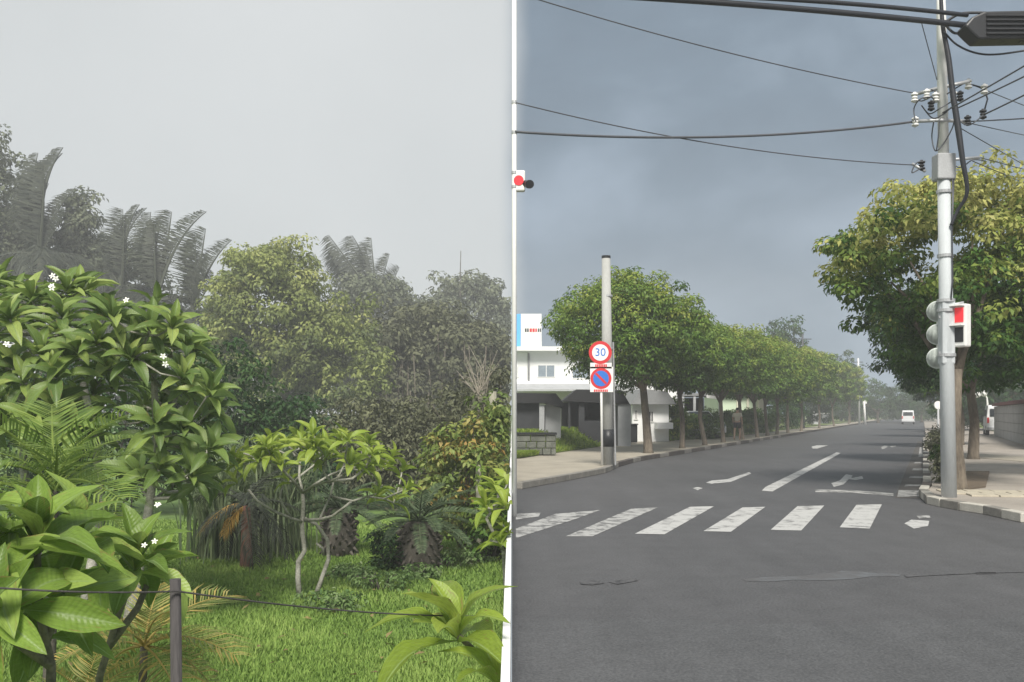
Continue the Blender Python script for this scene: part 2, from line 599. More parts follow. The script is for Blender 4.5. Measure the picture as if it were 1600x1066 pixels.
L_plumb_t = leaf_mat("bright_frangipani_leaf_mass", [(0.18, 0.25, 0.035), (0.26, 0.35, 0.05), (0.36, 0.43, 0.085)], 'tint', 0.38, 0.35, (0.3, 0.4, 0.16))
L_street = leaf_mat("street_tree_leaf", [(0.045, 0.095, 0.015), (0.085, 0.16, 0.024), (0.15, 0.225, 0.034), (0.28, 0.32, 0.06)], rough=0.5, transl=0.25)
L_yellow = leaf_mat("flowering_tree_leaf", [(0.035, 0.085, 0.02), (0.07, 0.145, 0.028), (0.19, 0.25, 0.05), (0.45, 0.44, 0.15)], rough=0.5, transl=0.25)
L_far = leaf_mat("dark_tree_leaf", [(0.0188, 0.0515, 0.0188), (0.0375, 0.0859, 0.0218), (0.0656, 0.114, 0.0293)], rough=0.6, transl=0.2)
L_canopy = leaf_mat("canopy_leaf", [(0.1, 0.13, 0.05), (0.17, 0.205, 0.065), (0.25, 0.29, 0.09), (0.36, 0.38, 0.13)], rough=0.55, transl=0.3)
L_grey = leaf_mat("grey_green_leaf", [(0.085, 0.1, 0.068), (0.13, 0.15, 0.095), (0.19, 0.21, 0.13)], rough=0.7, transl=0.25)
L_brown = leaf_mat("brownish_leaf", [(0.08, 0.088, 0.055), (0.12, 0.128, 0.075), (0.17, 0.18, 0.10)], rough=0.8, transl=0.2)
L_palm = leaf_mat("palm_leaf", [(0.0776, 0.1348, 0.0347), (0.1439, 0.2154, 0.0438), (0.25, 0.3215, 0.0784)], rough=0.4, transl=0.3)
L_palmd = leaf_mat("dark_palm_leaf", [(0.028, 0.034, 0.026), (0.045, 0.053, 0.04), (0.07, 0.08, 0.055)], rough=0.6, transl=0.2)
L_yfrond = leaf_mat("yellowing_palm_leaf", [(0.10, 0.15, 0.035), (0.17, 0.21, 0.06), (0.34, 0.30, 0.11), (0.45, 0.31, 0.08)], rough=0.5, transl=0.3)
L_dead = leaf_mat("dead_palm_leaf", [(0.34, 0.20, 0.05), (0.45, 0.28, 0.07), (0.5, 0.33, 0.1)], rough=0.7, transl=0.25)
L_litter = leaf_mat("fallen_leaf", [(0.16, 0.12, 0.06), (0.22, 0.17, 0.08), (0.28, 0.23, 0.09)], rough=0.8, transl=0.15)
L_cycad = leaf_mat("cycad_leaf", [(0.042, 0.072, 0.036), (0.072, 0.108, 0.054), (0.12, 0.156, 0.084)], rough=0.5, transl=0.2)
L_croton = leaf_mat("croton_leaf", [(0.09, 0.135, 0.03), (0.14, 0.2, 0.05), (0.21, 0.26, 0.07), (0.27, 0.28, 0.08), (0.36, 0.23, 0.07)], rough=0.5, transl=0.25)
L_weed = leaf_mat("weed_leaf", [(0.084, 0.156, 0.048), (0.144, 0.228, 0.072), (0.288, 0.36, 0.192)], rough=0.6, transl=0.3)
L_grass = leaf_mat("grass_blade", [(0.12, 0.2, 0.04), (0.185, 0.29, 0.06), (0.28, 0.38, 0.1)], rough=0.7, transl=0.3)
L_verge = leaf_mat("verge_blade", [(0.1055, 0.1715, 0.023), (0.182, 0.2645, 0.0335), (0.2745, 0.3405, 0.06)], rough=0.7, transl=0.3)
L_hedge = leaf_mat("hedge_leaf", [(0.0379, 0.0951, 0.0165), (0.0776, 0.1491, 0.0204), (0.1447, 0.2019, 0.0303)], rough=0.6, transl=0.2)
L_strap = leaf_mat("strap_leaf", [(0.096, 0.132, 0.072), (0.144, 0.192, 0.096), (0.24, 0.288, 0.156)], rough=0.5, transl=0.25)

# ================================================================== the setting
tag(MB().sheet([(-0.03, -40), (-0.03, 1500), (-1500, 1500), (-1500, -40)], GZ).build("lawn", M_lawn), "grassy garden ground sloping below the street", None, None, "structure")
tag(MB().sheet([(0, -40), (1500, -40), (1500, 1500), (0, 1500)], -0.06).build("ground", M_lot), "rough ground around the street lots", None, None, "structure")
road = tag(MB().sheet([(0.0, -40), (140, -40), (140, 330), (0.0, 330)], 0.0).build("road", M_asph), "grey asphalt junction and street", None, None, "structure")
# coarser surface of the cross street in front
MB().sheet([(0.0, -30), (120, -30), (120, 6.9)] + [(x_, 6.9 + .12 * math.sin(x_ * 2.3) + .06 * math.sin(x_ * 7.1)) for x_ in np.arange(9, -.01, -.25)], 0.004).build("coarse_surface", M_asph2, road)


def px_sheet(pts, z, name, m, parent):
    return MB().sheet([G(x, y, z) for x, y in pts], z).build(name, m, parent)


# zebra crossing: each bar is one worn painted sheet
bars = [
    [(806, 803), (845, 801), (842, 807), (806, 812)],
    [(806, 826), (868, 803), (938, 797), (908, 808), (884, 816), (806, 841)],
    [(884, 838), (986, 795), (1028, 793), (926, 838)],
    [(992, 834), (1078, 792), (1116, 791), (1038, 835)],
    [(1099, 830), (1160, 793), (1196, 792), (1142, 831)],
    [(1204, 828), (1246, 791), (1288, 790), (1252, 829)],
    [(1312, 824), (1338, 789), (1378, 788), (1359, 826)],
]
for i, b in enumerate(bars):
    px_sheet(b, 0.004, "crossing_bar", M_paint_worn if i < 3 else M_paint, road)
px_sheet([(1413, 818), (1424, 812), (1452, 814), (1450, 822), (1428, 826)], 0.004, "crossing_bar", M_paint, road)
px_sheet([(1432, 806), (1452, 805), (1454, 809), (1436, 810)], 0.004, "crossing_bar", M_paint_worn, road)
px_sheet([(1190, 767), (1196, 761), (1307, 707), (1314, 708), (1207, 768)], 0.004, "centre_line", M_paint, road)
px_sheet([(1274, 765), (1330, 766), (1374, 769), (1396, 771), (1396, 775), (1330, 770), (1274, 769)], 0.004, "stop_line", M_paint_worn, road)


def arrow(name, stroke, m):
    for s_ in stroke:
        px_sheet(s_, 0.004, name, m, road)


arrow("lane_arrow", [[(1299, 754), (1318, 755), (1330, 749), (1345, 748), (1348, 742), (1332, 741), (1324, 742), (1318, 751), (1302, 757), (1303, 762), (1310, 761), (1328, 752), (1322, 748)][:0] or
      [(1299, 755), (1312, 751), (1322, 741), (1332, 743), (1330, 747), (1347, 744), (1349, 748), (1337, 750), (1326, 749), (1318, 757), (1303, 761)]], M_paint)
arrow("lane_arrow", [[(1103, 754), (1112, 751), (1136, 749), (1170, 738), (1174, 740), (1142, 753), (1112, 756)], [(1082, 763), (1090, 761), (1098, 763), (1090, 766)]], M_paint)
arrow("lane_arrow", [[(1268, 698), (1276, 696), (1294, 696), (1277, 701), (1270, 701)]], M_paint)
arrow("lane_arrow", [[(1377, 699), (1382, 696), (1388, 697), (1383, 701), (1378, 702)], [(1391, 697), (1400, 696), (1400, 698), (1392, 699)]], M_paint_worn)
# ladder marking beside the right kerb
for y0, y1, x0, x1 in ((766, 776, 1402, 1437), (757, 760, 1413, 1440), (744, 747, 1420, 1444), (732, 735, 1425, 1447), (722, 724, 1428, 1450), (699, 714, 1435, 1452)):
    px_sheet([(x0 + 2, y0), (x1 + 1, y0), (x1, y1), (x0, y1)], 0.0081, "edge_bar", M_paint_worn, road)
px_sheet([(1398, 778), (1440, 779), (1452, 690), (1434, 690)], 0.004, "gutter_strip", mat("gutter_asphalt", (0.085, 0.08, 0.075), 0.85, 0.2, 2, 40, 0.4), road)
# tar seams and patch
for pts in ([(905, 909), (930, 907), (945, 911), (925, 914), (908, 913)], [(950, 909), (993, 903), (997, 907), (965, 913)], [(1412, 898), (1432, 897), (1438, 900), (1416, 902)], [(1524, 894), (1556, 893), (1556, 896), (1526, 897)], [(1438, 899), (1526, 895), (1600, 893), (1600, 894), (1526, 896), (1438, 900)]):
    px_sheet(pts, 0.0055, "tar_seam", M_tar, road)
px_sheet([(1160, 905), (1190, 902), (1240, 901), (1285, 897), (1315, 892), (1342, 893), (1370, 896), (1410, 897), (1404, 901), (1360, 901), (1330, 905), (1290, 907), (1240, 906), (1200, 909), (1165, 908)], 0.003, "smooth_patch", M_patch, road)

# raised left block: pavement, kerb stones and grassy lot
kz = 0.12
kl = [G(800.5, 764), G(880, 751), G(940, 739), G(958, 730)] + [UV(u, -8.3) for u in (29, 32)]
kerb_end = UV(300, -8.3)
pav = MB().poly([(0.03, kl[0].y)] + [(p.x, p.y) for p in kl[1:]] + [(kerb_end.x, kerb_end.y), (UV(300, -10.4).x, UV(300, -10.4).y), (UV(52, -10.4).x, UV(52, -10.4).y), (6.4, 47.9), (0.03, 28.9)], 0.0, kz).build("pavement", M_walk)
tag(pav, "sunlit concrete pavement under the row of street trees", None, None, "structure")
lot = MB().poly([(0.03, 28.904), (6.397, 47.904), (UV(52, -10.404).x, UV(52, -10.404).y), (UV(300, -10.404).x, UV(300, -10.404).y), (0.03, 300)], 0.0, kz + 0.03).build("lot_ground", M_lot)
tag(lot, "rough grassy lot behind the pavement", None, None, "structure")
kerbL = thing("kerb", (kl[3].x, kl[3].y, 0), None, None)
tag(kerbL, "concrete kerb coloured dark as if in shade, along the row of street trees", None, None, "structure")


def stones(line, step, parent, mats, name="kerb_stone", hh=0.135, wd=0.16):
    acc = [0.0]
    for a, b in zip(line[:-1], line[1:]):
        acc.append(acc[-1] + (b - a).length)
    s0, i = 0.0, 0
    while s0 < acc[-1] - 0.05:
        s1 = min(s0 + step, acc[-1])
        pts = []
        for s_ in (s0 + 0.006, s1 - 0.006):
            k = max(j for j in range(len(acc)) if acc[j] <= s_ + 1e-9)
            k = min(k, len(line) - 2)
            f = (s_ - acc[k]) / (acc[k + 1] - acc[k])
            pts.append(line[k].lerp(line[k + 1], f))
        d = pts[1] - pts[0]
        m = (pts[0] + pts[1]) / 2
        MB().box((m.x, m.y, hh / 2), (d.length, wd, hh + random.uniform(-.004, .004)), math.atan2(d.y, d.x)).build(name, mats[i % len(mats)], parent, bevel=0.012)
        s0 = s1
        i += 1


off = Vector((cs, -sn, 0)) * 0.07
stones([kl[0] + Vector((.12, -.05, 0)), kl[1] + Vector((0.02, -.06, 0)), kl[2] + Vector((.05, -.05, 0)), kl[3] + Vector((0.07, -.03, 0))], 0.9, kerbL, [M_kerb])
stones([kl[3] + Vector((0.08, 0.02, 0)), UV(29, -8.23), UV(62, -8.23)], 1.2, kerbL, [M_kerb_d, M_kerb_d, M_kerb])  # dark stones paint the shade on the kerb face
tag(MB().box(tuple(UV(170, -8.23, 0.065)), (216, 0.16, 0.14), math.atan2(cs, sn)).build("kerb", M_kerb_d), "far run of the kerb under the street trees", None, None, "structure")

# right pavement
kr = [Vector((60, 12.6, 0)), G(1600, 816), G(1540, 803), G(1490, 795), G(1460, 788), G(1450, 776)]
pr = [(p.x, p.y) for p in kr] + [(UV(20, .16).x, UV(20, .16).y), (UV(300, .16).x, UV(300, .16).y), (UV(300, 5).x, UV(300, 5).y), (UV(50, 5).x, UV(50, 5).y), (60, 30)]
tag(MB().poly(pr, 0.0, kz).build("pavement", M_walk2), "brown pavement on the right corner", None, None, "structure")
tag(MB().poly([(UV(300, 5.004).x, UV(300, 5.004).y), (UV(50, 5.004).x, UV(50, 5.004).y), (60.0, 30.01), (140, 30), (140, 300)], 0.0, kz + .02).build("lot_ground", M_lot), "ground of the lots on the right", None, None, "structure")
kerbR = thing("kerb", (kr[5].x, kr[5].y, 0), None, None)
tag(kerbR, "pale and stained kerb stones round the right corner", None, None, "structure")
stones([kr[1] + Vector((.0, -.07, 0)), kr[2] + Vector((0, -.07, 0)), kr[3] + Vector((-.03, -.07, 0)), kr[4] + Vector((-.06, -.05, 0)), kr[5] + Vector((-.08, 0, 0))], 0.55, kerbR, [M_kerb_w, M_kerb])
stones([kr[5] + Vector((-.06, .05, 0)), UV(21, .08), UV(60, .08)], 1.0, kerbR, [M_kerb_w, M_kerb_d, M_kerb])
# beige slabs in front of the pole
pavR = thing("corner_paving", (9, 16.6, kz), None, None)
tag(pavR, "beige paving slabs around the foot of the utility pole", None, None, "structure")
sr = [G(1462, 783), G(1600, 806)]
for r_ in range(3):
    for k in range(9):
        c = Vector((7.75 + k * 0.43 + r_ * 0.06, 16.95 - r_ * 0.44 - k * 0.10, 0))
        if c.y < 15.2 + (9.5 - c.x) * 0.2 and r_ == 2:
            continue
        MB().box((c.x, c.y, kz + 0.012), (0.415, 0.425, 0.03 + random.uniform(-.004, .004)), -0.23).build("slab", M_slab, pavR, bevel=0.006)
tag(MB().poly([G(1496, 768, kz), G(1540, 762, kz), G(1546, 738, kz), G(1502, 738, kz)], kz - .02, kz + 0.03).build("planting_bed", M_earth), "bare brown earth round the trunk of the right corner tree", None, None, "structure")
tag(MB().poly([G(1508, 714, kz), G(1600, 722, kz), G(1600, 714, kz), G(1510, 708, kz)], kz - .02, kz + 0.012).build("path", M_walk), "pale concrete strip crossing the right pavement", None, None, "structure")

# added wall between garden and street, its white top continuing the divider strip
tag(MB().box((-0.029, 55, -0.45), (0.042, 190, 1.56)).build("retaining_wall", M_wallw), "slim white concrete wall dividing the low garden from the street", "wall")

# ================================================================== vegetation builders
def quads_leaves(pos, nrm, along, length, width, fold=0.25):
    """kite shaped leaves as numpy quads"""
    n = len(pos)
    along = along - nrm * (along * nrm).sum(1, keepdims=True)
    along /= np.linalg.norm(along, axis=1, keepdims=True) + 1e-9
    side = np.cross(nrm, along)
    length = np.broadcast_to(length, (n,))[:, None]
    width = np.broadcast_to(width, (n,))[:, None]
    v = np.empty((n, 4, 3))
    v[:, 0] = pos
    v[:, 1] = pos + along * length * .45 + side * width * .5 + nrm * width * fold
    v[:, 2] = pos + along * length - nrm * width * fold
    v[:, 3] = pos + along * length * .45 - side * width * .5 + nrm * width * fold
    f = np.arange(n * 4).reshape(n, 4)
    return v.reshape(-1, 3), f


def unit(n):
    v = rng.normal(size=(n, 3))
    return v / np.linalg.norm(v, axis=1, keepdims=True)


def clumps_to_leaves(cen, crad, per, size, ctint=None, droop=0.2, aspect=.5, clipx=None, flat=0.6, spread=0.08):
    """leaf shells round clump centres"""
    cen = np.asarray(cen)
    n = len(cen)
    idx = np.repeat(np.arange(n), per)
    d = unit(len(idx))
    d[:, 2] *= flat + .25
    rr = np.asarray(crad)[idx][:, None] if np.ndim(crad) else crad
    pos = cen[idx] + d * rr * rng.uniform(.55, 1.05, (len(idx), 1)) * np.array([1, 1, flat])
    nrm = d + np.array([0, 0, .7]) + unit(len(idx)) * .6
    nrm /= np.linalg.norm(nrm, axis=1, keepdims=True)
    al = d + unit(len(idx)) * .8 - np.array([0, 0, droop])
    ln = size * rng.uniform(.65, 1.3, len(idx))
    if ctint is None:
        ctint = rng.uniform(0.1, .9, n)
    tint = np.clip(ctint[idx] + rng.normal(0, spread, len(idx)), 0, 1)
    v, f = quads_leaves(pos, nrm, al, ln, ln * aspect)
    if clipx is not None:
        keep = v.reshape(-1, 4, 3)[:, :, 0].max(1) < clipx
        v = v.reshape(-1, 4, 3)[keep].reshape(-1, 3)
        tint = tint[keep]
        f = np.arange(len(v)).reshape(-1, 4)
    return v, f, tint


def dome_points(n, c, rx, ry, rz, shell=.55, lump=.18, low=-0.75, seed=0):
    """points in the outer part of a lumpy ellipsoid"""
    r2 = np.random.default_rng(seed)
    d = r2.normal(size=(n * 3, 3))
    d /= np.linalg.norm(d, axis=1, keepdims=True)
    d = d[d[:, 2] > low][:n]
    ph = r2.uniform(0, 6.28, 6)
    b = 1 + lump * (np.sin(3 * d[:, 0] + ph[0]) * np.sin(4 * d[:, 2] + ph[1]) + .6 * np.sin(7 * d[:, 1] + ph[2]) * np.sin(6 * d[:, 0] + ph[3]) + .5 * np.sin(9 * d[:, 2] + ph[4] + 5 * d[:, 1]))
    r = r2.uniform(shell, 1, len(d)) ** .6
    return np.array(c) + d * (b * r)[:, None] * np.array([rx, ry, rz]), d


def limbs(mb, base, fork, r0, targets, rmin=.02, wob=.12, n=8):
    """trunk from base to fork, then limbs that bend out to each target"""
    base, fork = Vector(base), Vector(fork)
    mid = base.lerp(fork, .5) + Vector((random.uniform(-wob, wob), random.uniform(-wob, wob), 0))
    mb.tube([base - Vector((0, 0, .1)), base + Vector((0, 0, .12)), mid, fork], [r0 * 1.45, r0 * 1.08, r0 * .9, r0 * .8], n)
    for t in targets:
        t = Vector(t)
        k = fork.lerp(t, .45) + Vector((random.uniform(-wob, wob), random.uniform(-wob, wob), random.uniform(0, wob * 1.5)))
        st = mid.lerp(fork, random.uniform(.55, 1.0))
        mb.tube([st, st.lerp(k, .5) + Vector((0, 0, -.05)), k, t], [r0 * .55, r0 * .42, r0 * .32, rmin], 6)


def broad_tree(name, label, cat, base, fork, r0, crown_c, rad, nclump, per, lsize, lmat, bark, group=None, clipx=None, crad=.35, seed=1, top_bias=.45, low=-.75, shell=.5, lump=.18, nlimb=7, aspect=.5, extra=None, tshift=0.0):
    root = thing(name, base, label, cat, group)
    pts, d = dome_points(nclump, crown_c, *rad, shell=shell, low=low, seed=seed, lump=lump)
    if extra is not None:
        pts = np.vstack([pts, extra])
    if clipx is not None:
        pts = pts[pts[:, 0] < clipx - crad * .4]
    pts = pts[pts[:, 2] < crown_c[2] + rad[2] * 1.06]
    r2 = np.random.default_rng(seed + 5)
    hz = (pts[:, 2] - crown_c[2]) / rad[2]
    ct = np.clip(.42 + tshift + r2.normal(0, .22, len(pts)) + top_bias * .25 * hz, 0.02, .98)
    mb = MB()
    sel = r2.choice(len(pts), nlimb, replace=False)
    limbs(mb, base, fork, r0, [tuple(np.array(crown_c) * .25 + pts[i] * .75) for i in sel])
    mb.build("trunk", bark, root, smooth=True)
    v, f, t = clumps_to_leaves(pts, crad * r2.uniform(.7, 1.3, len(pts)), per, lsize, ct, clipx=clipx, aspect=aspect)
    v -= np.array(base)
    link("crown", np_mesh("crown", v, f, t), lmat, root)
    return root


# --- frangipani: forked grey limbs that end in rosettes of long leaves
def leaf_template(name, nl=8, droop=.28, fold=.16, wmax=.15, curl=0.0):
    vs, uv, fs = [], [], []
    for i in range(nl + 1):
        t = i / nl
        wd = wmax * (math.sin(math.pi * min(1, .04 + .96 * t) ** 1.25) ** .85 if t < 1 else 0.0) + .008 * (1 - t)
        z = -droop * t * t + .10 * math.sin(t * math.pi) + curl * math.sin(t * 7) * .02
        x = t * (1 - .12 * droop * t)
        for s_ in (-1, -.5, 0, .5, 1):
            edge = .012 * math.sin(t * 21 + s_ * 3) * abs(s_)
            vs.append((x, s_ * wd * .5, z + fold * wd * abs(s_) + edge))
            uv.append((s_, t))
    for i in range(nl):
        for k in range(4):
            a = i * 5 + k
            fs.append((a, a + 1, a + 6, a + 5))
    return np.array(vs), np.array(fs), np.array(uv)


LEAF_T = [leaf_template("a", 6, .20, .35, .30), leaf_template("b", 6, .34, .25, .33), leaf_template("c", 6, .08, .45, .28)]
LEAF_BIG = [leaf_template("d", 12, .16, .30, .33, 1), leaf_template("e", 12, .34, .22, .36, -1), leaf_template("f", 12, .04, .4, .32, .5)]


def frame(dirv, upv):
    x = Vector(dirv).normalized()
    y = Vector(upv).cross(x)
    if y.length < 1e-4:
        y = Vector((0, 1, 0)).cross(x)
    y.normalize()
    z = x.cross(y)
    return Matrix((x, y, z)).transposed().to_4x4()


def rosette(pos, axis, n, length, lo=8, hi=68, off=0.0):
    """list of leaf matrices round a branch tip"""
    pos, axis = Vector(pos), Vector(axis).normalized()
    a = axis.orthogonal().normalized()
    b = axis.cross(a)
    out_ = []
    for k in range(n):
        ph = k * 2.39996 + off + random.uniform(-.2, .2)
        el = R(lo + (hi - lo) * (k / max(1, n - 1)) + random.uniform(-8, 8))
        d = (a * math.cos(ph) + b * math.sin(ph)) * math.cos(el) + axis * math.sin(el)
        L_ = length * random.uniform(.75, 1.12) * (1.0 - .25 * (k / n))
        M_ = Matrix.Translation(pos - axis * .05 * (1 - k / n)) @ frame(d, axis) @ Matrix.Diagonal((L_, L_, L_, 1))
        out_.append((M_, d, L_))
    return out_


def grow(mb, nodes, tips, r_tip=.016, r_grow=.0035):
    """connect every tip to the nearest node that lies lower, bending upwards"""
    nodes = [(Vector(p), r) for p, r in nodes]
    tips = sorted(tips, key=lambda t: min((Vector(t) - p).length for p, _ in nodes))
    for t in tips:
        t = Vector(t)
        best = min(nodes, key=lambda n: (n[0] - t).length + (1.2 * max(0, n[0].z - t.z + .05)) + .25 * abs(n[1] - .03))
        p, r = best
        k = p.lerp(t, .5) + Vector((random.uniform(-.06, .06), random.uniform(-.06, .06), -.12 * (t - p).length))
        r1 = min(r * .9, r_tip + r_grow * (t - p).length * 3)
        mb.tube([p, p.lerp(k, .5), k, k.lerp(t, .6), t], [r1 * 1.15, r1 * 1.05, r1, r1 * .95, r_tip], 6)
        nodes.append((k, r1))
        nodes.append((k.lerp(t, .6), r1 * .9))


_leafmesh = {}


def shared_leaf(big, i, m):
    key = (big, i, m.name)
    if key not in _leafmesh:
        v, f, uv = (LEAF_BIG if big else LEAF_T)[i]
        me = np_mesh("leaf", v, f, smooth=True, uv=uv)
        me.materials.append(m)
        _leafmesh[key] = me
    return _leafmesh[key]


def put_leaves(root, mats, lm, lm_t, big=False, limit=300, clip=None):
    """the leaves nearest the camera are parts, the rest one mass"""
    o0 = ORG[root.name]
    if clip is not None:
        mats = [q for q in mats if (q[0] @ Vector((1, 0, 0))).x < clip and q[0].translation.x < clip]
    mats.sort(key=lambda q: q[0].translation.y - .6 * (q[0].translation.z))
    for M_, d, L_ in mats[:limit]:
        o = link("leaf", shared_leaf(big, random.randrange(3), lm), None, root)
        o.matrix_local = Matrix.Translation(-o0) @ M_
    rest = mats[limit:]
    if rest:
        V, Fc, U, T = [], [], [], []
        nb = 0
        for M_, d, L_ in rest:
            v, f, uv = LEAF_T[random.randrange(3)]
            A = np.array(M_)
            V.append(v @ A[:3, :3].T + A[:3, 3] - np.array(o0))
            Fc.append(f + nb)
            nb += len(v)
            U.append(uv)
            T.append(np.full(len(f), random.random()))
        me = np_mesh("foliage", np.vstack(V), np.vstack(Fc), np.concatenate(T), True, np.vstack(U))
        tag(link("foliage", me, lm_t, root), kind="stuff")


def flower_mesh():
    mb = MB()
    for k in range(5):
        a = k * 2 * math.pi / 5
        ca, sa = math.cos(a), math.sin(a)
        pts = [(.004, 0, 0), (.03, .018, .012), (.062, .012, .010), (.066, -.006, .006), (.035, -.016, .010)]
        mb.add([(x * ca - y * sa, x * sa + y * ca, z) for x, y, z in pts], [(0, 1, 2, 3, 4)])
    m = bpy.data.meshes.new("flower")
    m.from_pydata(mb.v, [], mb.f)
    m.update()
    m.materials.append(M_petal)
    return m


FLOWER = flower_mesh()


def flowers(root, pts, s=1.3):
    for p in pts:
        for _ in range(random.choice((1, 2))):
            o = link("flower", FLOWER, None, root)
            q = Vector(p) + Vector((random.uniform(-.05, .05), random.uniform(-.05, 0), random.uniform(-.05, .05)))
            o.matrix_local = Matrix.Translation(q - ORG[root.name]) @ frame(Vector((random.uniform(-1, 1), random.uniform(-.2, .4), random.uniform(-.4, 1))), (random.uniform(-.4, .4), -1, .6)) @ Matrix.Scale(s, 4)


# --- palm fronds
def frond_template(n=30, droop=.55, lw=.035, ll=.42, hang=.35, wind=0.0, rise=0.0, seed=0, vee=.35):
    """feather leaf along +x; returns a mesh with tints"""
    r2 = random.Random(seed)
    V, Fc, T = [], [], []

    def curve(t):
        return Vector((t * (1 - .25 * droop * t), 0, rise * t - droop * t * t))

    mb = MB()
    mb.tube([curve(i / 10) for i in range(11)], [.018 * (1 - i / 12) for i in range(11)], 5)
    V += [tuple(v) for v in mb.v]
    Fc += [f for f in mb.f if len(f) == 4]
    T += [.8] * len(Fc)
    for i in range(n):
        t = .16 + .84 * i / (n - 1)
        p = curve(t)
        tg = (curve(min(1, t + .02)) - curve(max(0, t - .02))).normalized()
        for s_ in (-1, 1):
            if r2.random() < .08:
                continue
            lenl = ll * (math.sin(math.pi * (.12 + .80 * (i / (n - 1)))) ** .6) * r2.uniform(.85 - .3 * wind, 1.12)
            hj = hang * r2.uniform(.6, 1.4 + wind * .5)
            tj = r2.uniform(-.12, .12) * (1 + wind)
            out_d = (Vector((0, s_, 0)) * (1 - wind) + Vector((0, 1, 0)) * wind * 1.1 + tg * (.55 + .5 * t) * (1 - .95 * wind) + Vector((0, 0, vee)) + tg * tj).normalized()
            q1 = p + out_d * lenl * .5
            q2 = p + out_d * lenl * .95 + Vector((0, 0, -hj * lenl)) + Vector((0, wind * .1 * lenl, 0))
            sd = tg.cross(out_d).cross(out_d).normalized() * lw * .5
            b = len(V)
            V += [tuple(p - sd * .4), tuple(p + sd * .4), tuple(q1 + sd), tuple(q2), tuple(q1 - sd)]
            Fc.append((b, b + 1, b + 2, b + 4))
            Fc.append((b + 4, b + 2, b + 3, b + 3))
            T += [r2.uniform(.1, .95)] * 2
    m = bpy.data.meshes.new("frond")
    m.from_pydata(V, [], [f if f[2] != f[3] else f[:3] for f in Fc])
    m.update()
    a = m.attributes.new("tint", 'FLOAT', 'FACE')
    a.data.foreach_set("value", np.array(T, dtype=np.float32))
    return m


def frond_obj(root, mesh, m, pos, dirv, length, up=(0, 0, 1), roll=0.0, wide=1.0):
    me = mesh.get(m.name)
    if me is None:
        me = mesh["base"].copy()
        me.name = "frond"
        me.materials.append(m)
        mesh[m.name] = me
    o = link("frond", me, None, root)
    o.matrix_local = Matrix.Translation(Vector(pos) - ORG[root.name]) @ frame(dirv, up) @ Matrix.Rotation(roll, 4, 'X') @ Matrix.Diagonal((length, length * wide, length, 1))
    return o


FR_areca = {"base": frond_template(30, .55, .021, .5, .22, seed=1)}
FR_cycad = {"base": frond_template(34, .45, .022, .2, .15, seed=2, vee=.5)}
FR_winds = [{"base": frond_template(62, dr, .013, .30, hg, wind=wi, seed=3 + k, vee=0.0)} for k, (dr, hg, wi) in enumerate(((.40, .6, .92), (.62, .8, .85), (.5, .5, .75)))]
FR_coco = {"base": frond_template(34, .7, .018, .34, .6, seed=4, vee=.1)}


def small_palm(name, label, base, crown, r, nf, length, m, tmpl, lo=0, hi=75, trunk=None, clip=None, group=None, wide=1.0, off=0.0):
    root = thing(name, base, label, "palm", group)
    mb = MB()
    mb.tube([Vector(base) - Vector((0, 0, .05)), Vector(base).lerp(Vector(crown), .3), Vector(base).lerp(Vector(crown), .7), crown], [r * 1.3, r, r * .9, r * .7], 10)
    mb.build("trunk", trunk or M_dbark, root, smooth=True)
    for k in range(nf):
        az = k * 2.39996 + off + random.uniform(-.25, .25)
        el = R(lo + (hi - lo) * k / max(1, nf - 1) + random.uniform(-6, 6))
        d = Vector((math.cos(az) * math.cos(el), math.sin(az) * math.cos(el), math.sin(el)))
        L_ = length * random.uniform(.8, 1.1)
        if clip is not None and crown[0] + d.x * L_ > clip:
            continue
        frond_obj(root, tmpl, m, crown, d, L_, roll=random.uniform(-.3, .3), wide=wide)
    return root


# --- grass and small growth
def blades(pts, hgt, wd, lean=.5, tint=None):
    n = len(pts)
    d = unit(n)
    d[:, 2] = 0
    d /= np.linalg.norm(d, axis=1, keepdims=True) + 1e-9
    h = hgt * rng.uniform(.5, 1.3, n)[:, None]
    side = np.cross(d, [0, 0, 1.0])
    ww = wd * rng.uniform(.6, 1.2, n)[:, None]
    ln = lean * rng.uniform(.2, 1.2, n)[:, None]
    v = np.empty((n, 4, 3))
    v[:, 0] = pts - side * ww * .5
    v[:, 1] = pts + side * ww * .5
    v[:, 2] = pts + d * h * ln * .45 + np.array([0, 0, 1]) * h * .65 + side * ww * .35
    v[:, 3] = pts + d * h * ln + np.array([0, 0, 1]) * h * (1 - .25 * ln)
    t = rng.uniform(0, 1, n) if tint is None else tint
    return v.reshape(-1, 3), np.arange(n * 4).reshape(n, 4), t


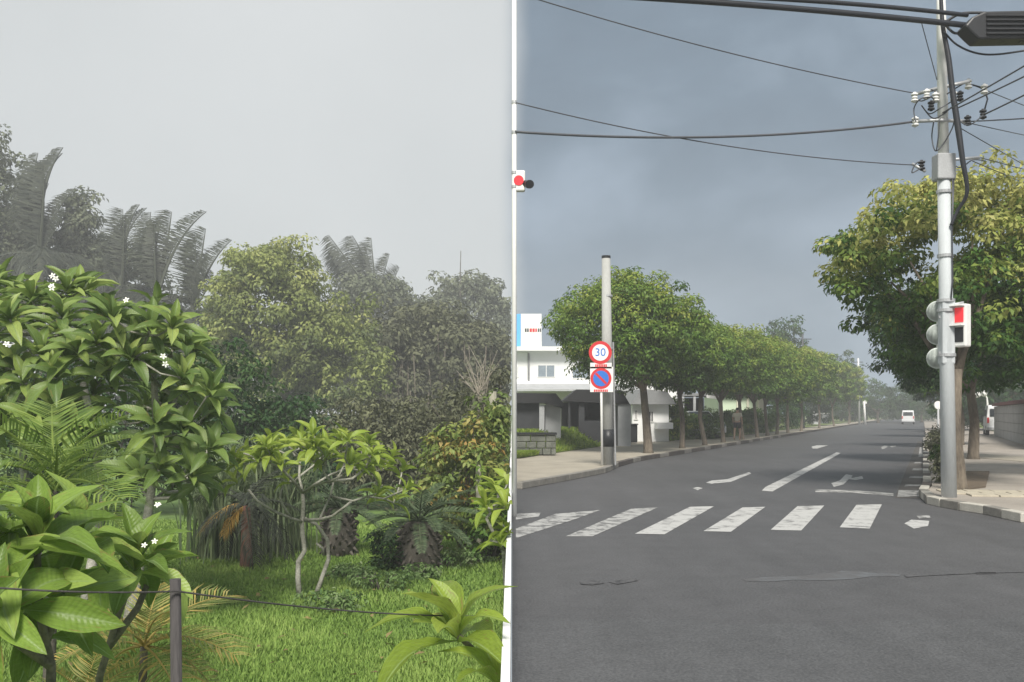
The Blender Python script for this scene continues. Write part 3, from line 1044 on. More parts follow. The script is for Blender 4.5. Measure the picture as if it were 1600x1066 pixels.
def shrub(name, label, cat, base, rad, nclump, per, lsize, lmat, group=None, clipx=None, seed=1, stems=5, aspect=.45, crad=.22, low=-.9, shell=.35, tshift=0.0, stem_mat=None, lump=.2):
    base = Vector(base)
    root = thing(name, base, label, cat, group)
    c = base + Vector((0, 0, rad[2] * .95))
    pts, _ = dome_points(nclump, c, *rad, shell=shell, low=low, seed=seed, lump=lump)
    if clipx is not None:
        pts = pts[pts[:, 0] < clipx - .05]
    pts[:, 2] = np.maximum(pts[:, 2], base.z + .08)
    mb = MB()
    for i in range(stems):
        t = Vector(pts[(i * 7) % len(pts)])
        b = base + Vector((random.uniform(-.2, .2) * rad[0], random.uniform(-.2, .2) * rad[1], -.05))
        mb.tube([b, b.lerp(t, .5) + Vector((0, 0, .1)), t], [.025, .018, .008], 5)
    mb.build("stem", stem_mat or M_dbark, root, smooth=True)
    r2 = np.random.default_rng(seed + 9)
    ct = np.clip(.42 + tshift + r2.normal(0, .25, len(pts)), .02, .98)
    v, f, t = clumps_to_leaves(pts, crad * r2.uniform(.7, 1.3, len(pts)), per, lsize, ct, clipx=clipx, aspect=aspect)
    v[:, 2] = np.maximum(v[:, 2], base.z + .01)
    v -= np.array(base)
    link("foliage", np_mesh("foliage", v, f, t), lmat, root)
    return root


def garden(px, py_base=None, Y=None):
    """ground point of the garden under a pixel column"""
    if Y is None:
        Y = (H - GZ) * F / (py_base - 646)
    return Vector(((px - 800) / F * Y, Y, GZ))


# ================================================================== the garden
CL = -0.02     # nothing of the garden grows past the retaining wall

# lawn blades (nobody could count them)
n = 190000
yy = 8.0 + 16.0 * rng.uniform(0, 1, n) ** 1.25
xx = -yy * rng.uniform(0.0, .72, n) - .08
pat = .5 + .28 * np.sin(xx * 1.7 + yy * .6) * np.sin(yy * 1.1 - xx * .5) + .15 * np.sin(xx * 5 + 1) * np.sin(yy * 4)
hh = .035 + .075 * np.clip(pat, 0, 1) * rng.uniform(.5, 1.4, n)
v, f, t = blades(np.column_stack([xx, yy, np.full(n, GZ)]), hh.reshape(-1), .011, .8, np.clip(pat + rng.normal(0, .25, n), 0, 1)) if False else (None, None, None)


def lawn_blades():
    pts = np.column_stack([xx, yy, np.full(n, GZ)])
    d = unit(n); d[:, 2] = 0
    d /= np.linalg.norm(d, axis=1, keepdims=True)
    side = np.cross(d, [0, 0, 1.0])
    h = hh[:, None]
    ww = (.007 + .0006 * yy)[:, None]
    ln = rng.uniform(.2, 1.1, n)[:, None]
    v = np.empty((n, 3, 3))
    v[:, 0] = pts - side * ww
    v[:, 1] = pts + side * ww
    v[:, 2] = pts + d * h * ln + np.array([0, 0, 1]) * h
    v[:, :, 0] = np.minimum(v[:, :, 0], -.055)
    return v.reshape(-1, 3), np.arange(n * 3).reshape(n, 3), np.clip(pat + rng.normal(0, .22, n), 0, 1)


v, f, t = lawn_blades()
tag(link("grass", np_mesh("grass", v, f, t), L_grass), "short bright green grass of the garden lawn", "grass", None, "stuff")

nl_ = 130
ly = 8.6 + 11 * rng.uniform(0, 1, nl_)
lx = -ly * rng.uniform(.01, .5, nl_) - .1
nr = unit(nl_) * .5 + np.array([0, 0, 1.0])
nr /= np.linalg.norm(nr, axis=1, keepdims=True)
v, f = quads_leaves(np.column_stack([lx, ly, GZ + rng.uniform(.04, .10, nl_)]), nr, unit(nl_), rng.uniform(.06, .17, nl_), rng.uniform(.02, .06, nl_), .2)
tag(link("leaf_litter", np_mesh("leaf_litter", v, f, rng.uniform(0, 1, nl_)), L_litter), "scattered fallen brown leaves in the lawn", "leaf litter", None, "stuff")
# small frangipani in the middle of the lawn
def zc(zx, zy):                       # position in an enlarged view of the photograph -> photo pixel
    return 300 + zx * 400 / 1184, 600 + zy * 360 / 1066


b0 = garden(478, 936)
cp = thing("frangipani_tree", b0, "small frangipani with bare forked stems and umbrella crown on the lawn", "tree")
YC = b0.y


def q(zx, zy, dy=0.0):
    x, y = zc(zx, zy)
    return P(x, y, YC + dy)


mb = MB()
nodes = []


def limb(pts, rads, n=8):
    mb.tube(pts, [r_ * .78 for r_ in rads], n)
    for p, r in zip(pts[1:], rads[1:]):
        nodes.append((p, r))


limb([q(500, 1003, -.05), q(490, 900, -.05), q(492, 820, 0), q(522, 770, .05), q(512, 700, 0), q(510, 640, 0), q(516, 560, 0), q(513, 505, 0)], [.062, .05, .048, .045, .045, .043, .038, .036])
limb([q(565, 1003, .1), q(600, 900, .15), q(632, 810, .2), q(626, 720, .15), q(575, 650, .05), q(520, 622, 0)], [.055, .042, .04, .038, .034, .034])
limb([q(608, 790, .2), q(605, 760, .15), q(575, 738, .1)], [.03, .024, .02])
limb([q(510, 640, 0), q(460, 622, -.2), q(380, 590, -.4), q(300, 540, -.6), q(262, 490, -.7)], [.034, .03, .028, .024, .02])
limb([q(460, 622, -.2), q(425, 570, -.3), q(405, 525, -.35), q(420, 470, -.3)], [.025, .022, .02, .018])
limb([q(520, 630, 0), q(590, 628, -.25), q(650, 612, -.45), q(700, 575, -.6), q(735, 545, -.7)], [.034, .03, .028, .024, .02])
limb([q(590, 628, -.25), q(615, 570, -.1), q(640, 520, .1), q(655, 450, .3)], [.024, .021, .019, .017])
limb([q(513, 505, 0), q(470, 450, -.2), q(405, 385, -.4), q(330, 350, -.6), q(240, 320, -.8)], [.03, .027, .024, .021, .018])
limb([q(405, 385, -.4), q(395, 320, -.3), q(365, 240, -.1)], [.024, .021, .018])
limb([q(513, 505, 0), q(495, 430, .2), q(500, 340, .4)], [.028, .024, .02])
limb([q(513, 505, 0), q(560, 470, -.3), q(640, 450, -.6), q(700, 420, -.8)], [.028, .024, .021, .018])
limb([q(495, 430, .2), q(560, 380, .5), q(620, 320, .8)], [.024, .02, .017])
limb([q(560, 470, .3), q(640, 420, .8), q(740, 380, 1.0)], [.026, .022, .018])
tips = []
r2 = random.Random(4)
for k in range(66):
    x = r2.uniform(-1, 1)
    dy = r2.uniform(-1, 1)
    if x * x + dy * dy * .8 > 1.0:
        continue
    px_ = 497 + 140 * x
    yt = 674 + 48 * abs(x) ** 2.2 + 8 * dy * dy
    py_ = yt + abs(r2.gauss(0, .6)) * 62
    tips.append(P(px_, py_, YC + dy * 1.35))
grow(mb, nodes, tips, .013)
mb.build("trunk", M_gbark, cp, smooth=True)
ml = []
cc = P(497, 760, YC)
for tp in tips:
    ax = (tp - cc).normalized() * .7 + Vector((0, 0, 1))
    ml += rosette(tp, ax, 7, .36, 0, 62, random.uniform(0, 6))
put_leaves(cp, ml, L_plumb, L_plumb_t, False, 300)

# big frangipani on the left, with white flowers
lb = garden(130, Y=12.2)
lp = thing("frangipani_tree", lb, "large dense frangipani with white flowers at the left edge", "tree")
mb = MB()
nodes = []
for (bx, pts) in ((130, [(140, 900), (160, 800), (150, 690), (130, 600)]), (100, [(60, 880), (40, 760), (30, 650), (40, 560)]), (200, [(215, 900), (235, 780), (245, 680), (240, 580), (238, 540)])):
    pp = [garden(bx, Y=12.2)] + [P(x, y, 12.2 + random.uniform(-.5, .5)) for x, y in pts]
    limb(pp, [.11, .085, .075, .065, .055, .05][:len(pp)])
tips = []
r2 = random.Random(9)


def top_l(x):
    return np.interp(x, [-60, 60, 150, 180, 215, 262, 290, 312, 335, 350], [418, 420, 416, 448, 462, 450, 478, 545, 585, 650])


cand = 0
while len(tips) < 105 and cand < 4000:
    cand += 1
    x = r2.uniform(-60, 330)
    y = r2.uniform(425, 760)
    if y < top_l(x) + 22 or (y > 690 and x < 215) or (x > 320 and y < 590):
        continue
    Yd = 11.2 + r2.random() ** 1.6 * 2.6 + (0.6 if y < 480 else 0)
    p = P(x, y, Yd)
    if all((p - t_).length > .30 for t_ in tips):
        tips.append(p)
grow(mb, nodes, tips, .018)
mb.build("trunk", M_gbark, lp, smooth=True)
ml = []
cc = P(120, 680, 13.2)
for tp in tips:
    ax = (tp - cc).normalized() * .75 + Vector((0, -.15, .8))
    ml += rosette(tp, ax, 10, .50, -5, 70, random.uniform(0, 6))
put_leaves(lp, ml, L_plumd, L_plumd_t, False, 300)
flowers(lp, [P(89, 436, 11.3), P(78, 446, 11.2), P(197, 470, 11.1), P(15, 538, 10.9), P(252, 563, 10.9)], .6)

# large leaved plants in the left foreground
def fore_plant(label, base, stems, ros, lm, clip=None, flw=(), lo=-25, hi=80):
    root = thing("frangipani_plant", base, label, "plant")
    mb = MB()
    for st in stems:
        nn = len(st)
        mb.tube(st, [.024 - .008 * i / (nn - 1) for i in range(nn)], 8)
    mb.build("stem", M_stem, root, smooth=True)
    ml = []
    for (p, ax, nn, ln) in ros:
        ml += rosette(p, ax, nn, ln, lo, hi, random.uniform(0, 6))
    put_leaves(root, ml, lm, lm, True, 300, clip)
    flowers(root, flw, .26)
    return root


random.seed(21)
ga = Vector((P(60, 900, 4.4).x, 4.4, GZ))
fore_plant("broad glossy leaves of the frangipani nearest the left corner", ga,
           [[ga, P(80, 1040, 4.4), P(62, 960, 4.4), P(58, 862, 4.4)], [P(80, 1040, 4.4), P(20, 1000, 4.3), P(-30, 900, 4.2)], [P(70, 1000, 4.4), P(105, 930, 4.6), P(130, 850, 4.7)]],
           [(P(58, 858, 4.4), (.1, -.25, 1), 13, .52), (P(-30, 870, 4.2), (-.1, -.2, 1), 12, .5), (P(118, 845, 4.9), (.2, -.1, 1), 11, .46), (P(30, 950, 4.2), (-.1, -.9, .4), 6, .46), (P(-45, 800, 4.6), (.1, -.3, 1), 10, .48), (P(95, 930, 4.5), (.3, -.9, .5), 7, .44), (P(-10, 960, 4.0), (.2, -.9, .6), 8, .44), (P(70, 985, 4.6), (-.1, -.6, .9), 8, .40)], L_plum)
gb = Vector((P(170, 900, 5.3).x, 5.3, GZ))
fore_plant("frangipani with white flower buds left of the dark fence post", gb,
           [[gb, P(155, 1060, 5.3), P(185, 960, 5.3), P(212, 890, 5.3)], [P(170, 1010, 5.3), P(215, 950, 5.4), P(240, 890, 5.6)]],
           [(P(212, 885, 5.25), (.15, -.2, 1), 14, .44), (P(240, 885, 5.6), (.35, .1, 1), 8, .40), (P(160, 890, 5.6), (-.2, .2, 1), 9, .42)], L_plum, flw=[P(232, 802, 5.15), P(238, 800, 5.15), P(235, 850, 5.1)])
gc = Vector((P(796, 900, 5.2).x - .02, 5.2, GZ))
fore_plant("bright rosette of long leaves in the bottom right of the garden", gc,
           [[gc, P(790, 1100, 5.2), P(775, 1050, 5.15), P(715, 992, 5.1)], [P(790, 1100, 5.2), P(792, 1040, 5.4), P(785, 1000, 5.5)]],
           [(P(714, 990, 5.1), (-.15, -.05, 1), 13, .52), (P(780, 1070, 4.9), (-.3, 0, 1), 8, .42)], L_plumb, clip=-.012, lo=-12, hi=60)

# young bright frangipani at the right edge of the garden
random.seed(5)
gd = garden(792, Y=9.3)
ed = thing("frangipani_tree", gd, "young bright green frangipani against the right end of the garden", "tree")
mb = MB()
nodes = []
limb([gd, P(792, 930, 9.3), P(788, 860, 9.3), P(786, 815, 9.3)], [.05, .04, .035, .03])
limb([P(788, 860, 9.3), P(772, 835, 9.1), P(760, 810, 9.0)], [.026, .022, .018])
tips = [P(x, y, Y) for x, y, Y in ((760, 790, 9.0), (778, 768, 9.2), (792, 758, 9.5), (790, 790, 8.9), (770, 812, 9.3), (794, 830, 9.1), (782, 848, 8.9))]
grow(mb, nodes, tips, .012)
mb.build("trunk", M_gbark, ed, smooth=True)
ml = []
for tp in tips:
    ml += rosette(tp, (-.25, -.1, 1), 9, .3, 0, 60, random.uniform(0, 6))
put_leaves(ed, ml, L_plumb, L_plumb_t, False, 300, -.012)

# palms near by
random.seed(31)
ba = garden(75, Y=8.2)
small_palm("areca_palm", "arching green palm under the big frangipani at the left edge", ba, P(85, 765, 8.2), .05, 15, .95, L_palm, FR_areca, 5, 80)
by = garden(215, Y=6.4)
yp = small_palm("areca_palm", "yellowing young palm behind the dark fence post", by, P(225, 1010, 6.4), .035, 12, .62, L_yfrond, FR_areca, -12, 78, off=.4)
by2 = garden(140, Y=6.0)
small_palm("areca_palm", "small striped yellow palm in the bottom left corner", by2, P(130, 1110, 6.0), .035, 8, .5, L_yfrond, FR_areca, 30, 85)
bp_ = garden(385, 889)
rp_ = small_palm("fan_trunk_palm", "small palm with reddish trunk foot behind the lawn frangipani", bp_, P(385, 790, bp_.y), .10, 14, 1.15, L_palmd, FR_coco, -30, 70, trunk=M_redbark)
frond_obj(rp_, FR_coco, L_dead, P(385, 790, bp_.y), (-.75, -.5, .25), .85, roll=.3)["label"] = "dead orange frond"
frond_obj(rp_, FR_coco, L_dead, P(385, 790, bp_.y), (-.4, -.6, -.1), .6, roll=-.2)["label"] = "dead orange frond"


def cycad(label, base, n_f, ln, rb, hb):
    root = thing("cycad", base, label, "cycad")
    base = Vector(base)
    mb = MB()
    mb.tube([base - Vector((0, 0, .05)), base + Vector((0, 0, hb * .3)), base + Vector((0, 0, hb * .8)), base + Vector((0, 0, hb))], [rb * .85, rb, rb * .9, rb * .6], 12)
    for k in range(90):                      # old leaf bases
        a = k * 2.39996
        z = hb * (.05 + .9 * k / 90)
        p = base + Vector((math.cos(a) * rb * .9, math.sin(a) * rb * .9, z))
        mb.tube([p, p + Vector((math.cos(a) * .09, math.sin(a) * .09, random.uniform(-.10, .10)))], [.035, .012], 5)
    mb.build("trunk", M_dbark, root, smooth=True)
    for k in range(n_f):
        az = k * 2.39996
        el = R(-5 + 75 * k / n_f)
        d = Vector((math.cos(az) * math.cos(el), math.sin(az) * math.cos(el), math.sin(el)))
        frond_obj(root, FR_cycad, L_cycad, base + Vector((0, 0, hb)), d, ln * random.uniform(.85, 1.1), roll=random.uniform(-.3, .3))
    for k in range(16):                      # old brown skirt
        az = k * 2.39996 + .7
        d = Vector((math.cos(az) * .75, math.sin(az) * .75, -.55 - .3 * random.random()))
        frond_obj(root, FR_cycad, L_brown, base + Vector((0, 0, hb * .8)), d, ln * .55)
    return root


cycad("grey-green cycad with thick dark trunk right of the lawn frangipani", garden(655, 892), 26, 1.0, .36, .85)
cycad("darker cycad half hidden behind the lawn frangipani", garden(530, 868), 24, .95, .32, .9)
shrub("clipped_shrub", "dark dense low shrub at the left foot of the cycad", "shrub", garden(612, 890), (.36, .4, .36), 60, 40, .07, L_far, seed=41, crad=.14)

# shrubs and weeds
shrub("croton_shrub", "orange and yellow leaved croton shrub at the right of the garden", "shrub", garden(732, 872), (.78, .7, 1.42), 190, 28, .13, L_croton, clipx=CL, seed=51, stems=8, tshift=.06)
shrub("leafy_shrub", "green leafy shrub right of the orange croton", "shrub", garden(768, 880), (.42, .6, .85), 70, 26, .12, L_hedge, clipx=CL, seed=52, tshift=.2)
shrub("leafy_shrub", "tall sparse shrub with olive leaves at the right end of the garden", "shrub", garden(785, Y=19.0), (.5, .6, 1.75), 150, 26, .13, L_croton, clipx=CL, seed=53, tshift=-.2)
tag(MB().tube([garden(771, Y=19.9), P(771, 700, 19.9), P(770, 612, 19.9)], [.09, .085, .08], 10).build("wooden_stake", M_stake), "tall pale weathered stake above the orange shrub", "stake")
tag(MB().tube([garden(748, Y=17.35), P(748, 765, 17.35), P(747, 722, 17.35)], [.055, .055, .05], 10).build("wooden_stake", M_stake), "short pale stake in front of the orange shrub", "stake")
for k, (px_, py_, rr, lab) in enumerate(((590, 925, .42, "pale flecked weeds right of the lawn frangipani's foot"), (545, 905, .3, "small weed clump behind the lawn frangipani's stems"), (655, 905, .3, "low weeds in front of the cycad"), (520, 955, .35, "weeds in the grass below the lawn frangipani"), (705, 888, .4, "fern like weeds right of the cycad trunk"), (745, 880, .4, "weedy growth below the orange croton"))):
    b_ = garden(px_, py_)
    shrub("weed_clump", lab, "weeds", b_, (rr * 1.2, rr, rr * .42), 34, 16, .075, L_weed, seed=60 + k, crad=.10, stems=4)


def strap_clump(label, base, n_, hgt, wid, spread):
    root = thing("strap_leaf_plant", base, label, "plant")
    V, T = [], []
    base = Vector(base)
    V_, F_, T_ = [], [], []
    for k in range(n_):
        az = random.uniform(0, 6.28)
        b = base + Vector((random.gauss(0, spread * .3), random.gauss(0, spread * .25), 0))
        ln = hgt * random.uniform(.6, 1.15)
        le = random.uniform(.2, 1.0) * spread
        d = Vector((math.cos(az), math.sin(az), 0))
        s_ = Vector((-d.y, d.x, 0)) * wid * .5
        pts = [b + d * le * t * t + Vector((0, 0, ln * (t - .42 * t ** 3))) for t in (0, .35, .65, .85, 1)]
        n0 = len(V_)
        for i, p in enumerate(pts):
            w_ = (1, 1.1, .9, .6, .08)[i]
            V_ += [p - s_ * w_, p + s_ * w_]
        tt = random.random()
        for i in range(4):
            F_.append((n0 + 2 * i, n0 + 2 * i + 1, n0 + 2 * i + 3, n0 + 2 * i + 2))
            T_.append(tt)
    v_ = np.array([tuple(p - base) for p in V_])
    tag(link("foliage", np_mesh("foliage", v_, F_, T_), L_strap, root), kind="stuff")
    return root


strap_clump("tall grassy strap leaved plant behind the lawn frangipani", garden(410, Y=18.6), 420, 3.4, .035, 1.5)
strap_clump("grassy strap leaved clump left of the lawn frangipani", garden(345, Y=17.8), 220, 2.6, .03, 1.1)

# trees behind the lawn
YB = 60.0
bt = garden(480, Y=YB)
broad_tree("spreading_tree", "yellow-green spreading tree in the middle of the grove", "tree", bt, P(470, 680, YB), .48, tuple(P(425, 520, YB)), (4.3, 4.2, 6.1), 460, 74, .30, L_canopy, M_dbark, seed=71, crad=.8, top_bias=1.2, lump=.16,
           extra=np.vstack([np.array(tuple(P(505, 545, YB - .3))) + np.clip(rng.normal(size=(170, 3)), -1.7, 1.7) * np.array([1.8, 1.6, 1.8]), np.array([tuple(P(x, y, YB - 2.6)) for x, y in ((560, 545), (585, 550), (602, 556), (590, 575), (560, 580), (540, 610), (575, 600), (520, 640), (600, 600), (545, 655))])]))
bd = garden(110, Y=84)
broad_tree("dense_tree", "dark grey-green tree behind the palms at the left edge", "tree", bd, P(110, 560, 84), .65, tuple(P(85, 465, 84)), (10.5, 7, 7.0), 340, 60, .5, L_grey, M_dbark, seed=72, crad=1.25, tshift=-.2)
broad_tree("dense_tree", "sage coloured tree at the far left of the grove", "tree", garden(-25, Y=80), P(-25, 560, 80), .6, tuple(P(-30, 360, 80)), (3.1, 4.6, 8.0), 200, 56, .45, L_grey, M_dbark, seed=73, crad=1.15, tshift=.15)
broad_tree("dense_tree", "narrow columnar tree with a blunt top among the palms", "tree", garden(122, Y=82), P(122, 480, 82), .45, tuple(P(122, 400, 82)), (1.5, 1.8, 6.5), 120, 56, .42, L_grey, M_dbark, seed=74, crad=.85, tshift=.2, shell=.2)
broad_tree("hazy_tree", "pale hazy tree at the far right of the grove", "tree", garden(735, Y=115), P(735, 600, 115), .65, tuple(P(730, 530, 115)), (7.2, 5, 7.5), 320, 60, .55, L_grey, M_dbark, seed=75, crad=1.3, clipx=CL, tshift=.1)
broad_tree("hazy_tree", "feathery hazy tree behind the middle of the grove", "tree", garden(585, Y=102), P(585, 620, 102), .6, tuple(P(585, 520, 102)), (5.8, 5, 6.2), 280, 60, .5, L_grey, M_dbark, seed=76, crad=1.15)
bv = garden(690, Y=66)
vt = broad_tree("vine_hung_tree", "brownish tree hung with dry vines behind the cycad", "tree", bv, P(690, 660, 66), .5, tuple(P(690, 575, 66)), (5.3, 4.5, 4.5), 340, 62, .37, L_brown, M_dbark, seed=77, crad=.95, clipx=CL)
for k in range(46):
    x = random.uniform(600, 792)
    y0 = random.uniform(520, 620)
    Yv = 62 + random.uniform(-.6, 3)
    p = P(x, y0, Yv)
    e_ = P(x + random.uniform(-10, 10), y0 + random.uniform(70, 190), Yv)
    m_ = p.lerp(e_, .5) + Vector((random.uniform(-.12, .12), 0, 0))
    MB().tube([p, m_, e_], [.04, .032, .02], 4).build("hanging_vine", M_thatch, vt)
# bare twigs
mb = MB()
tw = garden(748, Y=25.5)
twt = thing("dead_shrub", tw, "tangle of pale bare twigs in front of the brownish tree", "shrub")
for k in range(26):
    a = P(752 + random.uniform(-8, 8), 620, 25.5)
    e_ = P(752 + random.uniform(-42, 36), random.uniform(540, 600), 25.5 + random.uniform(-.6, .6))
    mb.tube([tw if k % 5 == 0 else a + Vector((0, 0, -.6)), a, a.lerp(e_, .5) + Vector((random.uniform(-.1, .1), 0, .12)), e_], [.02, .015, .010, .004], 4)
mb.build("stem", mat("bleached_twig", (0.3, 0.27, 0.22), .8, .2, 4, 30, .2), twt)

# understorey that closes the view between the trunks
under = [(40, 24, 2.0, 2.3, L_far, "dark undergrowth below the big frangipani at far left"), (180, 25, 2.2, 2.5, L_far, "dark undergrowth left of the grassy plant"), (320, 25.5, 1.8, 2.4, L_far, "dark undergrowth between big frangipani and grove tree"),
         (455, 26.5, 1.7, 1.7, L_far, "dark leaved bush under the spreading tree"), (570, 27, 1.7, 1.7, L_brown, "brown bush left of the vine hung tree"), (665, 27, 1.7, 1.8, L_brown, "brown bush below the vine hung tree"), (765, 26, 1.4, 1.9, L_brown, "brownish bush at the right end of the grove")]
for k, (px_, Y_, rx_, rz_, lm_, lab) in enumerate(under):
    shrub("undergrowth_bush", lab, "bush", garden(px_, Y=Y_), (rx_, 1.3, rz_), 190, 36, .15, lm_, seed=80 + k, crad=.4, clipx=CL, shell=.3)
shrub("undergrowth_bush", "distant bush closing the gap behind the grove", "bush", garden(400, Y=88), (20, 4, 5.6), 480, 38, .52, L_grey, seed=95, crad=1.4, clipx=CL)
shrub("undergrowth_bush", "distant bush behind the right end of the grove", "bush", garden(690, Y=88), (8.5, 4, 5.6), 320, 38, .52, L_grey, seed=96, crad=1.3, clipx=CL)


# wind-blown palms
def wind_palm(label, px_, Y_, crown_py, fr, group="wind-blown palms at the back of the garden"):
    b_ = garden(px_, Y=Y_)
    root = thing("wind_blown_palm", b_, label, "palm", group)
    c = P(px_, crown_py, Y_)
    MB().tube([b_, b_.lerp(c, .5) + Vector((.3, 0, 0)), c], [.38, .28, .22], 10).build("trunk", M_dbark, root, smooth=True)
    for (tx, ty, dy) in fr:
        t_ = P(tx, ty, Y_ + dy * 2.6)
        d = t_ - c
        L_ = d.length * 1.22
        # the rachis bows, so aim a little above the tip
        frond_obj(root, random.choice(FR_winds), L_palmd, c, d.normalized() + Vector((0, 0, .30)), L_, up=(.25 + d.normalized().x * .3, -1.0, .15), roll=random.uniform(-.35, .35), wide=.9)
    for k in range(14):
        az = k * .45
        frond_obj(root, FR_coco, L_palmd, c, (math.cos(az), math.sin(az), random.uniform(-.3, .5)), random.uniform(4.4, 6.0), roll=random.uniform(-.4, .4))
    return root


random.seed(77)
wind_palm("tallest wind-blown palm at the upper left of the grove", 62, 74, 400, [(38, 205, 0), (52, 215, .6), (20, 240, -.3), (85, 252, 0), (98, 290, .4), (5, 290, .2), (75, 275, -.6), (112, 340, .2), (40, 300, -.8)])
wind_palm("wind-blown palm with a folded over top frond", 190, 75, 450, [(172, 308, 0), (182, 312, .5), (150, 350, .3), (200, 330, -.4), (130, 390, 0), (212, 360, .3)])
wind_palm("wind-blown palm whose upright fronds comb to the left", 245, 71, 470, [(212, 308, 0), (228, 312, .4), (205, 350, -.2), (290, 312, 0), (282, 330, .5), (265, 370, .2), (235, 360, -.6)])
wind_palm("wind-blown palm leaning right beside the spreading tree", 300, 69, 490, [(330, 358, 0), (345, 362, .4), (318, 380, -.4), (290, 400, .3), (335, 430, -.5), (350, 440, .1)])
wind_palm("hazy wind-blown palm behind the middle of the grove", 590, 100, 470, [(548, 352, 0), (560, 370, .4), (520, 380, .2), (500, 385, -.5), (610, 400, 0), (640, 430, .3), (575, 375, -.4), (488, 410, .3)])
# hanging thread like twig above the hazy tree
tag(MB().tube([P(719, 470, 112), P(719, 430, 112), P(720, 392, 112)], [.08, .065, .04], 5).build("bare_twig", M_dbark, None), "thin bare twig standing above the hazy tree", "twig")

# wire fence
fp = Vector((P(277, 905, 3.95).x, 3.95, GZ))
fence = thing("wire_fence", fp, "dark weathered fence post with a single thin wire", "fence")
mb = MB().tube([fp, fp + Vector((.004, 0, .8)), P(274, 905, 3.95)], [.028, .026, .023], 10)
mb.build("post", M_post, fence, smooth=True)
wp = []
a0, a1, a2 = P(-260, 890, 3.2), P(277, 924, 3.92), P(796, 962, 5.6)
for i in range(15):
    t = i / 14
    wp.append(a0.lerp(a1, t) - Vector((0, 0, .03 * 4 * t * (1 - t))))
for i in range(1, 17):
    t = i / 16
    wp.append(a1.lerp(a2, t) - Vector((0, 0, .035 * 4 * t * (1 - t))))
MB().tube(wp, .004, 6).build("wire", M_post, fence, smooth=True)
op = P(-260, 890, 3.2)
MB().tube([(op.x, op.y, GZ), (op.x, op.y, op.z + .06)], [.028, .024], 10).build("post", M_post, fence, smooth=True)

# ================================================================== the street: trees
random.seed(3)
ordw = ["first", "second", "third", "fourth", "fifth", "sixth", "seventh", "eighth", "ninth", "tenth", "eleventh", "twelfth", "thirteenth"]
rowpx = [1013, 1066, 1101, 1130, 1160, 1183, 1199, 1214, 1231, 1252, 1280, 1303, 1326]
hts = [6.3, 5.1, 5.4, 5.4, 5.6, 6.0, 6.1, 6.3, 6.4, 6.5, 7.3, 7.9, 7.6]
for i, (px_, ht) in enumerate(zip(rowpx, hts)):
    b_ = on_line(px_, -8.75, kz)
    far = b_.y
    rx = 2.55 if i == 0 else (1.9 if i < 3 else 2.3) * random.uniform(.85, 1.15)
    ht += random.uniform(-.35, .35) if i > 2 else 0
    cz = (2.35 + ht) / 2 + .05
    lean = random.uniform(-.5, .1)
    cx = b_.x + lean * .6 + (-.5 if i == 0 else 0)
    ncl = int(max(80, (540 if i == 0 else 400) * min(1, 36 / far)))
    lab = (ordw[i] + " street tree along the left kerb, counted from the sign post") if i else "nearest and largest street tree, with domed crown, behind the grey pole"
    broad_tree("street_tree", lab, "tree", b_, Vector((b_.x + lean * .5, b_.y, 2.4)), .105 if i else .15, (cx, b_.y, cz), (rx, rx, (ht - 2.25) / 2), ncl, 84 if i < 3 else 56, .125 * max(1, (far / 38) ** .7), L_street, M_bark, group="street trees along the left kerb", seed=100 + i, crad=(.42 if i == 0 else .36) if i < 4 else .42, top_bias=1.4, lump=.08, shell=.35, low=-.95, tshift=(0.05, -.1, .02)[i] if i < 3 else .14)

# flowering tree at the right corner
bt = G(1499, 766, kz)
broad_tree("street_tree", "large yellow flowering tree behind the utility pole", "tree", bt, Vector((bt.x - .05, bt.y, 2.3)), .125, tuple(P(1498, 440, 18.8)), (2.05, 2.2, 2.15), 430, 66, .125, L_yellow, M_bark, group="street trees on the right", seed=131, crad=.30, top_bias=2.8, lump=.26, low=-.85, tshift=.08,
           extra=np.array([tuple(P(x, y, 18.2 + random.uniform(-.5, .5))) for x, y in ((1305, 385), (1318, 378), (1335, 380), (1300, 425), (1315, 430), (1340, 420), (1330, 400), (1360, 400), (1350, 440), (1325, 450), (1375, 350), (1385, 320), (1390, 300), (1400, 290))]))
broad_tree("street_tree", "yellow flowering tree cut by the right edge of the view", "tree", Vector((13.6, 20.4, kz)), Vector((13.5, 20.4, 2.4)), .18, (12.6, 20.4, 4.1), (2.3, 2.2, 2.1), 380, 60, .13, L_yellow, M_bark, group="street trees on the right", seed=132, crad=.34, top_bias=1.9, lump=.18)
for k, (Yd, v_, rr, ht) in enumerate(((29, 1.4, 2.75, 5.4), (42, 1.5, 2.7, 5.6), (60, 1.5, 2.6, 6.2), (84, 1.6, 2.8, 7.0))):
    u_ = (Yd + v_ * sn) / cs
    b_ = UV(u_, v_, kz)
    broad_tree("street_tree", ["second", "third", "fourth", "fifth", None][k] + " dark green tree along the right pavement, behind the flowering one", "tree", b_, Vector((b_.x - .1, b_.y, 2.3)), .16, (b_.x - .3, b_.y, (2.3 + ht) / 2), (rr, rr, (ht - 2.2) / 2), int(320 * min(1, 34 / Yd)) + 40, 56, .14 * max(1, (Yd / 38) ** .7), L_far if k != 1 else L_hedge, M_bark, group="street trees on the right", seed=140 + k, crad=.4, top_bias=1.2, lump=.16, low=-.9)
